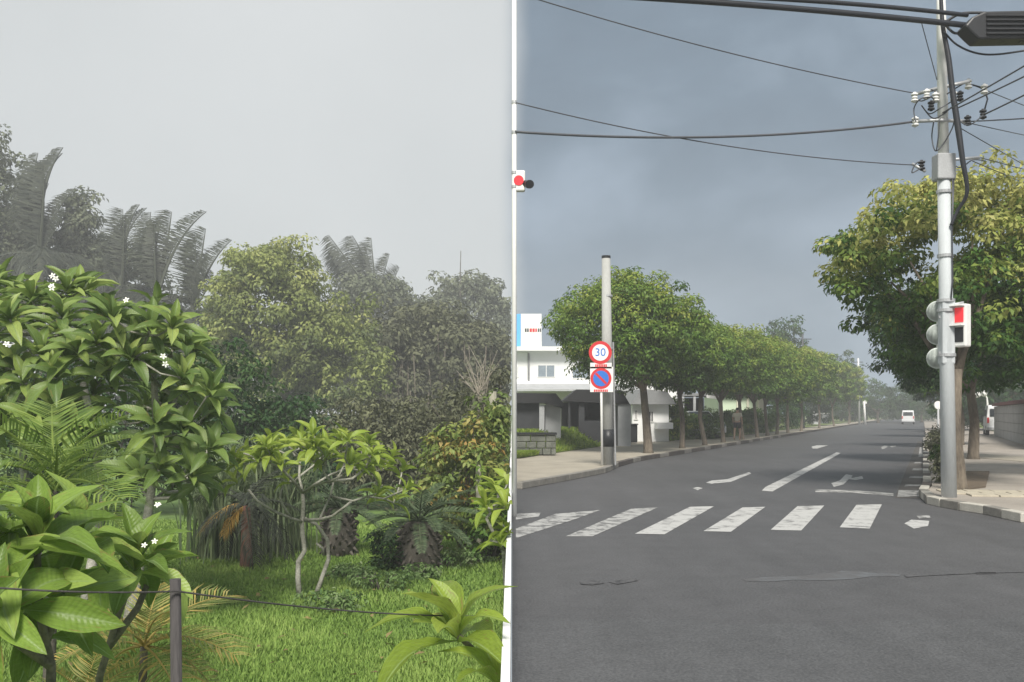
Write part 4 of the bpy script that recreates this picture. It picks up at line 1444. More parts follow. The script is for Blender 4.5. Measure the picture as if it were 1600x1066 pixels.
for k, (px_, Yd, rr, ht, lab) in enumerate(((1372, 150, 6.5, 6.6, "dark tree mass left of the white van at the end of the street"), (1440, 160, 7, 7.5, "dark tree mass behind the white van at the end of the street"), (1230, 96, 2.2, 11.2, "dark pointed tree rising above the tenth street tree"), (1212, 92, 1.6, 10.0, "dark pointed tree left of the taller pointed one"), (1327, 140, 1.5, 10.6, "narrow dark conifer beside the far white pole"), (1560, 75, 5.5, 6.5, "dark tree mass behind the grey wall on the right"))):
    X_ = (px_ - 800) / F * Yd
    slim = 1.8 if rr < 3 else 1
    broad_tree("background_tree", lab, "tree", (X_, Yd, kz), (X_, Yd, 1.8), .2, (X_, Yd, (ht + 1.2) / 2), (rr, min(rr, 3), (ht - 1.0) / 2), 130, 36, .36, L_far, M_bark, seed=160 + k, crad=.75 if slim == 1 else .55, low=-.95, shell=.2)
# hedges and bushes along the left lots
for k, (px_, v_, rx_, rz_, lm_, lab, ts) in enumerate(((1049, -11.6, .85, 1.15, L_street, "yellow-green bush by the white house", .2), (1085, -11.2, 1.5, .7, L_hedge, "hedge in front of the white car", 0), (1118, -11.2, 1.9, .8, L_hedge, "hedge in front of the white carport", .1), (1150, -11.2, 2.0, .85, L_hedge, "dark hedge behind the walking person", -.15), (1175, -11.2, 1.8, .85, L_hedge, "dark hedge in front of the mint building", -.15), (1215, -11.6, 2.6, 1.6, L_far, "dark bushes behind the far street trees", -.1), (1262, -12, 3.6, 1.9, L_far, "dark bushes behind the tenth street tree", -.1), (1310, -12.5, 5, 2.2, L_far, "dark bushes at the far end of the left pavement", -.1))):
    b_ = on_line(px_, v_, kz + .02)
    shrub("hedge_bush", lab, "bush", b_, (rx_, max(.6, rx_ * .6), rz_), int(90 + rx_ * 30), 34, .10 + .0012 * b_.y, lm_, seed=180 + k, crad=.2 + .002 * b_.y, tshift=ts)

for k, (px_, Y_, rx_, rz_, lab) in enumerate(((1330, 165, 9, 2.4, "dark bushes closing the far left of the street"), (1425, 175, 9, 2.2, "dark bushes across the very end of the street"), (1520, 168, 9, 2.4, "dark bushes closing the far right of the street"), (1525, 82, 3.5, 1.9, "dark bushes behind the lamp post with two heads"), (1590, 80, 4, 2.4, "dark bushes above the grey wall"))):
    shrub("far_bush", lab, "bush", Vector(((px_ - 800) / F * Y_, Y_, kz + .02)), (rx_, 2.2, rz_), 170, 40, .42 if Y_ > 100 else .28, L_far, seed=260 + k, crad=.8 if Y_ > 100 else .5, shell=.2)
# verge grass
n2 = 26000
u_ = rng.uniform(24, 60, n2)
pts = []
t_ = rng.uniform(0, 1, n2)
yv = 29.2 + (t_ ** 1.2) * 30
xlim = np.interp(yv, [28.9, 47.9, 51.9, 60], [0.13, 6.3, 10.7, 14.0])
xv = xlim - rng.uniform(.05, 1, n2) ** 1.3 * np.minimum(xlim - .02, 4.5)


def bank_h(x, y):
    xl = np.interp(y, [28.9, 47.9, 51.9, 60], [0.13, 6.3, 10.7, 14.0]) - .12
    a = np.clip((xl - x) / 1.3, 0, 1)
    b = np.clip((y - 32.2) / 2.0, 0, 1) * np.clip((50 - y) / 6, 0, 1)
    return kz + .034 + .62 * (a * a * (3 - 2 * a)) * b


gxx, gyy = np.meshgrid(np.linspace(0, 1, 22), np.linspace(29.5, 50, 60))
gX = .02 + gxx * (np.interp(gyy, [28.9, 47.9, 51.9, 60], [0.13, 6.3, 10.7, 14.0]) - .14)
gZ = bank_h(gX, gyy) + .0
gi = np.arange(60 * 22).reshape(60, 22)
gf = np.stack([gi[:-1, :-1], gi[:-1, 1:], gi[1:, 1:], gi[1:, :-1]], -1).reshape(-1, 4)
tag(link("grass_bank", np_mesh("grass_bank", np.stack([gX, gyy, gZ], -1), gf, smooth=True), M_lot), "low grassy bank in front of the tombs", None, None, "structure")
v, f, t = blades(np.column_stack([xv, yv, bank_h(xv, yv)]), .17, .03, .7)
v[:, 0] = np.maximum(v[:, 0], .02)
tag(link("grass", np_mesh("grass", v, f, t), L_verge), "sunlit rough grass verge behind the left pavement", "grass", None, "stuff")

# ================================================================== the street: buildings
def wins(parent, rects, y, m=M_win, fr=M_white):
    for x0, x1, z0, z1 in rects:
        o = MB().box(((x0 + x1) / 2, y - .02, (z0 + z1) / 2), (x1 - x0, .06, z1 - z0)).build("window", fr, parent)
        n_ = 2
        for k in range(n_):
            xa = x0 + .05 + (x1 - x0 - .1) * k / n_ + .02
            xb = x0 + .05 + (x1 - x0 - .1) * (k + 1) / n_ - .02
            MB().box(((xa + xb) / 2, y - .055, (z0 + z1) / 2), (xb - xa, .02, z1 - z0 - .1)).build("pane", m, o)


HY = 56.0


def hx(px_): return (px_ - 800) / F * HY
def hzz(py_): return H - (py_ - 646) / F * HY


hs = thing("white_house", (hx(880), HY, kz), "white two storey house with flat roof at the left end of the street", "house")
MB().box(((hx(806) + hx(1058)) / 2, HY + 4, (kz + hzz(549)) / 2), (hx(1058) - hx(806), 8, hzz(549) - kz)).build("wall", M_wallw, hs)
MB().box(((hx(806) + hx(1060)) / 2, HY + 3.8, hzz(546)), (hx(1060) - hx(806) + .1, 9.0, .24)).build("roof", M_wallw, hs)
wins(hs, [(hx(x0), hx(x1), hzz(y1), hzz(y0)) for x0, x1, y0, y1 in ((839, 868, 570, 590), (893, 920, 572, 592), (806.5, 811, 572, 590), (955, 985, 572, 592))], HY)
MB().cyl((hx(826), HY - .08, hzz(604)), (hx(826), HY - .08, hzz(552)), .06, 8).build("downpipe", M_greyroof, hs)
MB().box(((hx(806) + hx(1010)) / 2, HY - .1, hzz(598)), (hx(1010) - hx(806), .24, .16)).build("ledge", M_wallw, hs)
MB().prism([(hx(806.5), HY - 3.0, hzz(613)), (hx(1000), HY - 3.0, hzz(613)), (hx(1000), HY - .23, hzz(603)), (hx(806.5), HY - .23, hzz(603))], (0, 0, .1)).build("porch_roof", M_lgrey, hs)
MB().box(((hx(900) + hx(1000)) / 2, HY - 1.5, hzz(635)), (hx(1000) - hx(900), 2.6, hzz(616) - hzz(655))).build("porch_wall", M_cream, hs)

bsn = thing("roof_sign", (hx(828), HY + 1.0, hzz(545) + .12), "white and blue box sign with red lettering on the flat roof", "sign")
zs0, zs1 = hzz(541), hzz(488)
MB().box(((hx(814) + hx(847)) / 2, HY + 1.2, (zs0 + zs1) / 2), (hx(847) - hx(814), .6, zs1 - zs0)).build("front_panel", M_white, bsn, bevel=.02)
MB().box(((hx(806.5) + hx(813.6)) / 2, HY + 1.25, (zs0 + zs1) / 2 + .02), (hx(813.6) - hx(806.5), .55, zs1 - zs0 - .04)).build("side_panel", M_sblue, bsn)
for k, (x0, x1) in enumerate(((820.5, 823), (824, 826.5), (828, 831.5), (832.5, 836), (837, 839.5), (841, 843), (844, 846))):
    zz = hzz(514)
    MB().box(((hx(x0) + hx(x1)) / 2, HY + .885, zz), (hx(x1) - hx(x0), .02, .2)).build("letter", M_red if 1 < k < 5 else M_dgrey, bsn)
for xx_ in (816, 845):
    MB().box((hx(xx_), HY + 1.2, (hzz(545) + zs0) / 2 + .02), (.12, .3, zs0 - hzz(545) - .1)).build("support", M_rust, bsn)

# stone tombs and their wall
TY = 36.0


def tx(px_): return (px_ - 800) / F * TY
def tz(py_): return H - (py_ - 646) / F * TY


wl = thing("stone_wall", (.8, 31.3, kz), "low mossy stone wall with dark coping in front of the dark tomb", "wall")
WYY = 31.3


def wx(px_): return (px_ - 800) / F * WYY
def wz(py_): return H - (py_ - 646) / F * WYY


for r_ in range(3):
    x = wx(806)
    k = 0
    while x < wx(869) - .05:
        wdt = min(random.uniform(.28, .5), wx(869) - x)
        z0 = kz + .03 + r_ * .215
        MB().box((x + wdt / 2, WYY + .2 + random.uniform(-.015, .015), z0 + .105), (wdt - .02, .5, .2)).build("stone", M_stone, wl, bevel=.02)
        x += wdt
MB().box(((wx(806) + wx(870)) / 2, WYY + .2, kz + .03 + .685), (wx(870) - wx(806), .6, .07)).build("coping", M_dark, wl)
tb = thing("stone_tomb", (tx(838), TY, kz), "dark house shaped tomb with pale side panel above the stone wall", "tomb")
MB().box(((tx(806) + tx(843)) / 2, TY + .9, (kz + tz(630)) / 2), (tx(843) - tx(806), 1.6, tz(630) - kz)).build("wall", M_dgrey, tb)
MB().box((tx(846.5), TY + .05, (kz + tz(632)) / 2), (tx(851) - tx(843), .35, tz(632) - kz)).build("pillar", M_lgrey, tb)
MB().prism([(tx(852), TY + .3, kz), (tx(877), TY + .3, kz), (tx(877), TY + .3, tz(637)), (tx(865), TY + .3, tz(626)), (tx(852), TY + .3, tz(634))], (0, 1.4, 0)).build("side_panel", M_lgrey, tb)
MB().prism([(tx(806), TY - .25, tz(630)), (tx(852), TY - .25, tz(630)), (tx(880), TY - .25, tz(638)), (tx(882), TY - .25, tz(633)), (tx(868), TY - .25, tz(615)), (tx(806), TY - .25, tz(614))], (0, 2.1, 0)).build("roof", M_dark, tb)
tb2 = thing("stone_tomb", (tx(920), 40.5, kz), "black roofed open tomb with grey pillars behind the sign post", "tomb")
TY2 = 40.5


def t2x(px_): return (px_ - 800) / F * TY2
def t2z(py_): return H - (py_ - 646) / F * TY2


MB().prism([(t2x(878), TY2 - .3, t2z(627)), (t2x(983), TY2 - .3, t2z(632)), (t2x(970), TY2 - .3, t2z(610)), (t2x(900), TY2 - .3, t2z(609))], (0, 2.3, 0)).build("roof", M_dark, tb2)
MB().box(((t2x(880) + t2x(965)) / 2, TY2 + 1.5, (kz + t2z(628)) / 2), (t2x(965) - t2x(880), .3, t2z(628) - kz)).build("wall", M_dark, tb2)
for a, b in ((904, 913), (888, 891), (946, 956)):
    MB().box(((t2x(a) + t2x(b)) / 2, TY2, (kz + t2z(628)) / 2), (t2x(b) - t2x(a), .22, t2z(628) - kz)).build("pillar", M_dgrey if a != 946 else M_lgrey, tb2)
MB().box(((t2x(913) + t2x(946)) / 2, TY2 + .1, (t2z(660) + kz) / 2), (t2x(946) - t2x(913) - .01, .3, t2z(655) - kz)).build("low_wall", M_dgrey, tb2)
MB().box((t2x(975), TY2 + .5, (kz + t2z(632)) / 2), (t2x(982) - t2x(962), 1.4, t2z(632) - kz)).build("side_panel", M_lgrey, tb2)

# small white house with grey roof, dark bin
SY = 47.0


def sxx(px_): return (px_ - 800) / F * SY
def szz(py_): return H - (py_ - 646) / F * SY


sh = thing("small_white_house", (sxx(1020), SY, kz), "low white house with grey pitched roof behind the first street tree", "house")
MB().box(((sxx(988) + sxx(1045)) / 2, SY + 2.5, (kz + szz(630)) / 2), (sxx(1045) - sxx(988), 5, szz(630) - kz)).build("wall", M_wallw, sh)
MB().prism([(sxx(984), SY - .5, szz(632)), (sxx(1054), SY - .5, szz(632)), (sxx(1040), SY - .5, szz(612)), (sxx(1002), SY - .5, szz(608))], (0, 6, 0)).build("roof", M_greyroof, sh)
wins(sh, [(sxx(990), sxx(997), szz(656), szz(640)), (sxx(1012), sxx(1022), szz(660), szz(642))], SY, M_dgrey)
MB().box(((sxx(1022) + sxx(1046)) / 2, SY - .6, szz(665)), (sxx(1046) - sxx(1022), 1.0, .3)).build("step", M_wallw, sh)
bn = thing("storage_bin", (sxx(984), 44, kz), "dark blue-black storage bin beside the low white house", "bin")
MB().box(((984 - 800) / F * 44, 44, kz + .45), (.62, .7, .8)).build("body", M_black, bn, bevel=.03)
MB().box(((984 - 800) / F * 44, 43.98, kz + .88), (.68, .78, .06)).build("lid", M_black, bn, bevel=.015)

# carport, car, mint building
CY = 56.0


def cx_(px_): return (px_ - 800) / F * CY
def cz_(py_): return H - (py_ - 646) / F * CY


cpt = thing("carport", (cx_(1095), CY, kz), "white framed carport with dark inside behind the hedge", "carport")
MB().box(((cx_(1062) + cx_(1126)) / 2, CY + 2.0, cz_(617)), (cx_(1126) - cx_(1062), 5, .16)).build("roof", M_greyroof, cpt)
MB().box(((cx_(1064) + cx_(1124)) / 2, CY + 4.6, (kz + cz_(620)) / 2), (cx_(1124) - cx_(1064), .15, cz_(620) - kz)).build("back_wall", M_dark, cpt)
MB().prism([(cx_(1101), CY - .55, cz_(622)), (cx_(1124), CY - .55, cz_(625)), (cx_(1126), CY - .55, cz_(621)), (cx_(1101), CY - .55, cz_(617.5))], (0, .1, 0)).build("fascia", M_white, cpt)
for a, m_ in ((1083, M_lgrey), (1122.5, M_white), (1065, M_lgrey)):
    MB().box((cx_(a), CY - .4, (kz + cz_(620)) / 2), (.14, .14, cz_(620) - kz)).build("post", m_, cpt)


def car(label, loc, rz, kind="car", name="parked_car", s=1.0):
    root = thing(name, loc, label, "car" if kind == "car" else "van")
    root.rotation_euler.z = rz
    o0 = Vector(loc)
    if kind == "car":
        prof = [(-1.9, .3), (-1.92, .75), (-1.75, 1.0), (-1.3, 1.45), (.25, 1.48), (.95, 1.0), (1.75, .88), (1.9, .65), (1.9, .3)]
        wtop, ln = 1.62, 1.9
    else:
        prof = [(-1.7, .32), (-1.72, 1.0), (-1.66, 1.8), (-1.5, 1.9), (1.0, 1.88), (1.45, 1.2), (1.68, 1.05), (1.7, .32)]
        wtop, ln = 1.62, 1.7
    mb = MB()
    hw = wtop / 2
    nn = len(prof)
    vs = []
    for x_ in (-1, 1):
        for y_, z_ in prof:
            k = hw * (1 - .13 * max(0, z_ - .9) / 1.0)
            vs.append(o0 + Vector((x_ * k, y_, z_)))
    mb.add(vs, [tuple(range(nn)), tuple(reversed(range(nn, 2 * nn)))] + [(i, (i + 1) % nn, (i + 1) % nn + nn, i + nn) for i in range(nn)])
    body = mb.build("body", M_car, root, bevel=.05)
    if kind == "car":
        MB().add([o0 + Vector(p) for p in ((-.62, .32, 1.44), (.62, .32, 1.44), (.68, .93, 1.04), (-.68, .93, 1.04))], [(0, 1, 2, 3)]).build("windscreen", M_glass, root)
        root.children[-1].location.y += .02; root.children[-1].location.z += .012
        for x_ in (-1, 1):
            MB().add([o0 + Vector((x_ * q_, y_, z_)) for q_, y_, z_ in ((.80, .7, 1.04), (.79, -1.3, 1.04), (.765, -1.1, 1.38), (.76, .2, 1.40))], [(0, 1, 2, 3)]).build("side_window", M_glass, root)
            root.children[-1].location.x += x_ * .03
            MB().box(o0 + Vector((x_ * .62, 1.88, .72)), (.3, .08, .14)).build("headlight", M_win, root)
    else:
        MB().box(o0 + Vector((0, -1.725, 1.42)), (1.2, .04, .48)).build("rear_window", M_glass, root)
        MB().box(o0 + Vector((0, -1.76, .42)), (1.5, .1, .16)).build("bumper", M_lgrey, root)
        for x_ in (-1, 1):
            MB().box(o0 + Vector((x_ * .7, -1.73, .95)), (.12, .05, .34)).build("tail_light", G_tail, root)
            MB().box(o0 + Vector((x_ * .80, .2, 1.4)), (.05, 1.9, .42)).build("side_window", M_glass, root)
    for x_ in (-1, 1):
        for y_ in (-1.15, 1.15):
            t_ = MB().cyl(o0 + Vector((x_ * (hw - .2), y_, .3)), o0 + Vector((x_ * (hw + .01), y_, .3)), .3, 18).build("wheel", M_tyre, root, smooth=True)
            MB().cyl(o0 + Vector((x_ * (hw + .012), y_, .3)), o0 + Vector((x_ * (hw + .02), y_, .3)), .18, 14).build("rim", M_steel, t_)
    return root


car("white car parked in front of the carport", (cx_(1072), 53.2, kz + .03), R(200))
car("small white van driving away at the end of the street", tuple(Vector(((1419 - 800) / F * 132, 132, 0))), -RA, "van", "white_van")
car("white van nose showing past the grey wall on the right", tuple(UV(68.6, 4.45, kz)), -RA, "van", "white_van")

gb_ = thing("mint_building", ((1155 - 800) / F * 70, 70, kz), "pale mint green building with cream end behind the dark hedge", "building")
GY = 70.0


def gx(px_): return (px_ - 800) / F * GY
def gz(py_): return H - (py_ - 646) / F * GY


MB().box(((gx(1126) + gx(1182)) / 2, GY + 3, (kz + gz(612)) / 2), (gx(1182) - gx(1126), 6, gz(612) - kz)).build("wall", M_mint, gb_)
MB().box(((gx(1182) + gx(1194)) / 2, GY + 2.5, (kz + gz(618)) / 2), (gx(1194) - gx(1182) - .01, 6, gz(618) - kz)).build("end_wall", M_cream, gb_)
MB().box(((gx(1124) + gx(1196)) / 2, GY + 2.8, gz(610)), (gx(1196) - gx(1124), 7, .2)).build("roof", M_wallw, gb_)
for a in (1152, 1168):
    MB().box((gx(a), GY - .06, (kz + gz(616)) / 2), (.14, .1, gz(616) - kz)).build("pilaster", M_cream, gb_)
# far white gate posts / low walls on the left pavement
for k, (px_, hgt) in enumerate(((1275, 1.5), (1288, 1.3))):
    b_ = on_line(px_, -12.2, kz)
    g_ = thing("gate_pillar", b_, ["pale concrete gate pillar behind the eleventh street tree", "shorter pale gate pillar right of its twin"][k], "pillar")
    MB().box((b_.x, b_.y, kz + hgt / 2), (.9, .9, hgt)).build("shaft", M_lgrey, g_, bevel=.03)
    MB().box((b_.x, b_.y, kz + hgt + .06), (1.05, 1.05, .12)).build("cap", M_wallw, g_)

# grey wall at the right
gw = thing("block_wall", UV(52, 4.15, kz), "grey block wall with red-brown coping at the right edge", "wall")
u0, u1 = 40.0, 66.0
nb = 13
for r_ in range(4):
    for k in range(nb):
        ua = u0 + (u1 - u0) * k / nb
        c = UV(ua + (u1 - u0) / nb / 2, 4.15, kz + .23 + r_ * .45)
        MB().box(tuple(c), ((u1 - u0) / nb - .025, .25, .435), math.atan2(cs, sn)).build("panel", M_grey, gw, bevel=.01)
MB().box(tuple(UV((u0 + u1) / 2, 4.15, kz + 1.9)), (u1 - u0, .5, .16), math.atan2(cs, sn)).build("coping", M_rust, gw)
MB().box(tuple(UV((u0 + u1) / 2, 4.19, kz + .9)), (u1 - u0, .2, 1.78), math.atan2(cs, sn)).build("core", M_dgrey, gw)

# double headed lamp on the right
lpY = 70.0
lb_ = Vector(((1543 - 800) / F * lpY, lpY, kz))
lm_ = thing("street_lamp", lb_, "white lamp post with two round heads beyond the grey wall", "lamp")
tp_ = P(1540, 616, lpY)
MB().tube([lb_, Vector((lb_.x, lb_.y, 2.2)), P(1542, 622, lpY), P(1538, 614, lpY), P(1527, 614, lpY)], [.08, .07, .06, .05, .04], 8).build("post", M_white, lm_, smooth=True)
for a, b in ((1527, 617), (1537, 615)):
    c = P(a, b, lpY)
    mb = MB()
    mb.tube([c + Vector((0, 0, .22 * math.cos(t_))) for t_ in np.linspace(0.01, 3.13, 9)], [.24 * math.sin(t_) + .002 for t_ in np.linspace(0.01, 3.13, 9)], 14)
    mb.build("globe", M_white, lm_, smooth=True)

# ================================================================== the street: poles, signs, signals
# grey pole on the left
lpb = G(950, 727, kz)
gp = thing("utility_pole", lpb, "old grey concrete pole with black wrap beside the road signs", "pole")
tpz = P(947, 404, lpb.y)
MB().tube([lpb - Vector((0, 0, .1)), Vector((tpz.x, lpb.y, tpz.z))], [.165, .115], 18).build("shaft", M_pole2, gp, smooth=True)
MB().cyl(Vector((tpz.x, lpb.y, tpz.z + .002)), Vector((tpz.x, lpb.y, tpz.z + .07)), .12, 16).build("cap", M_black, gp)
z0, z1 = H - (698 - 646) / F * lpb.y, H - (671 - 646) / F * lpb.y
MB().tube([(lpb.x, lpb.y, z0), (lpb.x - .003, lpb.y, z1)], [.168, .166], 18).build("wrap", M_black, gp, smooth=True)
MB().cyl((lpb.x + .2, lpb.y + .03, kz), (lpb.x + .14, lpb.y + .03, 3.4), .025, 8).build("conduit", M_steel, gp)
for zz in (2.2, 3.2, 4.6):
    MB().cyl((lpb.x - .01, lpb.y, zz), (lpb.x - .01, lpb.y, zz + .05), .165 - zz * .007, 18).build("band", M_steel, gp)

# road signs
sgY = lpb.y - .45
sb = Vector(((941 - 800) / F * sgY, sgY, kz))
sg = thing("road_sign", sb, "white post with red ringed speed limit sign and blue no parking sign", "sign")
MB().cyl(sb, Vector((sb.x - .04, sgY, H + (646 - 540) / F * sgY)), .033, 12).build("post", M_white, sg, smooth=True)


def disc(parent, px_, py_, r_out, Y_, m, name, th=.012):
    c = P(px_, py_, Y_)
    return MB().cyl(c, c + Vector((0, th, 0)), r_out, 40).build(name, m, parent)


ys = sgY - .05
dd = disc(sg, 938, 551, .30, ys, M_red, "speed_sign")
disc(dd, 938, 551, .215, ys - .006, M_white, "sign_face", .004)


def text(parent, body, px_, py_, Y_, size, m, name="lettering"):
    cu = bpy.data.curves.new(name, 'FONT')
    cu.body = body
    cu.size = size
    cu.align_x, cu.align_y = 'CENTER', 'CENTER'
    cu.extrude = .002
    tmp = bpy.data.objects.new(name, cu)
    col.objects.link(tmp)
    dg = bpy.context.evaluated_depsgraph_get()
    me = bpy.data.meshes.new_from_object(tmp.evaluated_get(dg))
    bpy.data.objects.remove(tmp)
    me.materials.clear()
    me.materials.append(m)
    o = link(name, me, None, parent)
    o.matrix_local = Matrix.Translation(P(px_, py_, Y_) - ORG[parent.name]) @ Matrix.Rotation(R(90), 4, 'X')
    return o


text(dd, "30", 938, 551, ys - .010, .29, M_blue)
pl = MB().box(tuple(P(939, 571.5, ys + .01)), (.56, .012, .15)).build("distance_plate", M_white, sg)
for k in range(7):
    MB().box(tuple(P(931 + k * 2.7, 571.5, ys + .001)), (.036, .004, .075)).build("lettering", M_red, pl)
p2 = MB().box(tuple(P(940, 593, ys + .01)), (.60, .012, .66)).build("backing_plate", M_white, sg)
d2 = disc(sg, 939, 591.5, .275, ys, M_red, "no_parking_sign")
disc(d2, 939, 591.5, .205, ys - .006, M_blue, "sign_face", .004)
c = P(939, 591.5, ys - .009)
MB().add([c + Vector((a * .19 + b * .022, 0, -a * .19 * 1.0 + b * .022)) for a, b in ((-.72, -1), (.72, -1), (.72, 1), (-.72, 1))], [(0, 1, 2, 3)]).build("slash", M_red, d2)
for k in range(8):
    MB().box(tuple(P(929 + k * 2.8, 610.5, ys + .001)), (.036, .004, .06)).build("lettering", M_red, p2)

# right utility pole
ub = G(1483, 777, kz)
UY = ub.y
up_ = thing("utility_pole", ub, "tall pale concrete utility pole on the right corner carrying the wires", "pole")
utop = Vector((P(1470, -20, UY).x, UY, P(1470, -20, UY).z))


def upx(py_):
    t_ = (777 - py_) / 797
    return ub.lerp(utop, t_)


mb = MB().tube([ub - Vector((0, 0, .1)), ub.lerp(utop, .35), ub.lerp(utop, .66)], [.122, .110, .100], 20)
mb.build("shaft", M_pole, up_, smooth=True)
MB().tube([upx(258), upx(20), utop], [.085, .075, .06], 16).build("upper_shaft", M_white, up_, smooth=True)
MB().box(tuple(upx(262) + Vector((0, 0, 0))), (.30, .26, .42)).build("joint_sleeve", M_lgrey, up_, bevel=.02)
MB().box(tuple(upx(520)), (.215, .21, 1.05)).build("clamp_plate", M_pole, up_, bevel=.03)
for py_ in (470, 485, 555, 300, 400):
    c = upx(py_)
    MB().cyl(c - Vector((0, 0, .025)), c + Vector((0, 0, .025)), .142 if py_ > 450 else .125, 20).build("band", M_steel, up_)
for py_, dx in ((285, .1), (310, .13)):
    MB().tube([upx(262) + Vector((dx, -.1, 0)), upx(360) + Vector((.07, -.11, 0)), upx(440) + Vector((.06, -.125, 0)), upx(470) + Vector((.02, -.14, 0))], .012, 6).build("conduit", M_wire, up_, smooth=True)
# crossarms and insulators


def arm(pts, r=.028, m=M_steel, name="crossarm"):
    return MB().tube([P(x, y, UY + d) for x, y, d in pts], r, 8).build(name, m, up_, smooth=True)


arm([(1428, 148, .25), (1470, 137, 0), (1515, 127, -.2)], .03)
arm([(1425, 190, .1), (1470, 188, -.1), (1515, 190, .1)], .03)
arm([(1446, 268, .1), (1425, 256, .2)], .025)
arm([(1485, 250, 0), (1530, 246, .3)], .025)
arm([(1520, 133, 0), (1538, 138, 0), (1543, 155, 0), (1537, 177, 0)], .014, M_cable, "jumper")
for x, y in ((1429, 152), (1448, 147), (1490, 150), (1513, 131), (1538, 139), (1536, 178), (1430, 190), (1512, 188), (1455, 165), (1462, 152), (1440, 258), (1500, 150)):
    c = P(x, y, UY - .05)
    mb = MB()
    for k in range(3):
        mb.cyl(c + Vector((0, 0, -.07 + k * .05)), c + Vector((0, 0, -.045 + k * .05)), .055 - .01 * (k % 2), 12)
    mb.cyl(c + Vector((0, 0, -.09)), c + Vector((0, 0, .08)), .025, 8)
    mb.build("insulator", M_white if (x % 3) else M_dgrey, up_, smooth=True)
# looping jumpers round the head of the pole
loops = [[(1431, 190), (1428, 170), (1438, 155), (1455, 152), (1462, 160)], [(1459, 190), (1456, 215), (1462, 236), (1476, 222), (1488, 200), (1492, 185)], [(1468, 190), (1466, 215), (1463, 236)],
         [(1440, 165), (1452, 178), (1468, 170), (1485, 160), (1498, 150)], [(1445, 172), (1458, 185), (1475, 178), (1486, 168)], [(1500, 190), (1512, 196), (1524, 190), (1536, 180)], [(1455, 140), (1475, 148), (1490, 140), (1510, 128)],
         [(1428, 152), (1440, 158), (1456, 150)], [(1482, 250), (1500, 262), (1520, 250), (1540, 252)], [(1440, 262), (1425, 270), (1432, 255), (1446, 252)]]
for lp_ in loops:
    pts = [P(x, y, UY + random.uniform(-.25, .1)) for x, y in lp_]
    # smooth the loop
    sm = []
    for i in range(len(pts) - 1):
        p0, p1, p2_, p3 = pts[max(i - 1, 0)], pts[i], pts[i + 1], pts[min(i + 2, len(pts) - 1)]
        for k in range(6):
            t = k / 6
            sm.append(.5 * ((2 * p1) + (p2_ - p0) * t + (2 * p0 - 5 * p1 + 4 * p2_ - p3) * t * t + (3 * p1 - p0 - 3 * p2_ + p3) * t ** 3))
    sm.append(pts[-1])
    MB().tube(sm, .011, 5).build("jumper_wire", M_cable if random.random() < .5 else M_wire, up_, smooth=True)

# vehicle signal on the pole, seen from behind
vs_ = thing("traffic_signal", P(1466, 520, UY), "pale three lamp traffic signal fixed to the left side of the pole", "traffic signal")
MB().box(tuple(P(1472, 523, UY + .22)), (.12, .2, 1.02)).build("housing", M_white, vs_, bevel=.02)
for py_ in (487, 523, 560):
    c = P(1466, py_, UY + .16)
    dv = Vector((-.55, -.75, .0)).normalized()
    mb = MB()
    mb.tube([c, c + dv * .05, c + dv * .075, c + dv * .075, c + dv * .045], [.17, .175, .172, .155, .150], 28)
    mb.build("lamp_hood", mat("pale_hood", (.6, .65, .61), .5, .08, 3, 30, 0.0), vs_, smooth=True)
for py_ in (495, 552):
    MB().box(tuple(P(1474, py_, UY)), (.16, .05, .05)).build("bracket", M_steel, vs_)

ps = thing("pedestrian_signal", P(1503, 510, UY), "white pedestrian signal with red upper lamp right of the pole", "traffic signal")
pc = P(1503, 509, UY - .1)
rzp = R(-55)
MB().box(tuple(pc), (.23, .17, .70), rzp).build("housing", M_white, ps, bevel=.025)
fd = Vector((math.sin(rzp), -math.cos(rzp), 0))
sdv = Vector((math.cos(rzp), math.sin(rzp), 0))
for dz, m_, nm in ((.17, G_red, "red_lamp"), (-.15, M_black, "lower_lamp")):
    MB().box(tuple(pc + fd * .088 + Vector((0, 0, dz)) - sdv * .01), (.17, .02, .24), rzp).build(nm, m_, ps, bevel=.006)
    MB().box(tuple(pc + fd * .13 + Vector((0, 0, dz + .15)) - sdv * .01), (.21, .11, .015), rzp).build("visor", M_white, ps)
MB().tube([P(1475, 482, UY), P(1490, 476, UY - .05), P(1506, 473, UY - .1)], .024, 8).build("bracket", M_steel, ps, smooth=True)
MB().tube([P(1504, 473, UY - .1), P(1504, 482, UY - .1)], .022, 8).build("hanger", M_steel, ps)

# delineator post and kerbside shrubs by the right kerb
dl = UV(41, .55, kz)
dp = thing("marker_post", dl, "thin white marker post with round head by the right kerb", "post")
MB().cyl(dl, dl + Vector((0, 0, 1.6)), .04, 10).build("post", M_lgrey, dp, smooth=True)
MB().cyl(dl + Vector((0, -.03, 1.7)), dl + Vector((0, .03, 1.7)), .16, 18).build("head", M_white, dp)
for k, (u_, rr, lab) in enumerate(((20.6, .24, "dry brown shrub at the kerb beside the utility pole"), (24, .3, "dry shrub at the kerb behind the utility pole"), (29, .35, "dry shrub further along the right kerb"), (36, .4, "farthest dry shrub along the right kerb"))):
    shrub("kerb_shrub", lab, "shrub", UV(u_, .45, kz), (rr * .7, rr * 1.5, rr * 1.35), 34, 30, .09, L_brown if k != 1 else L_hedge, seed=220 + k, crad=.13, tshift=-.1)
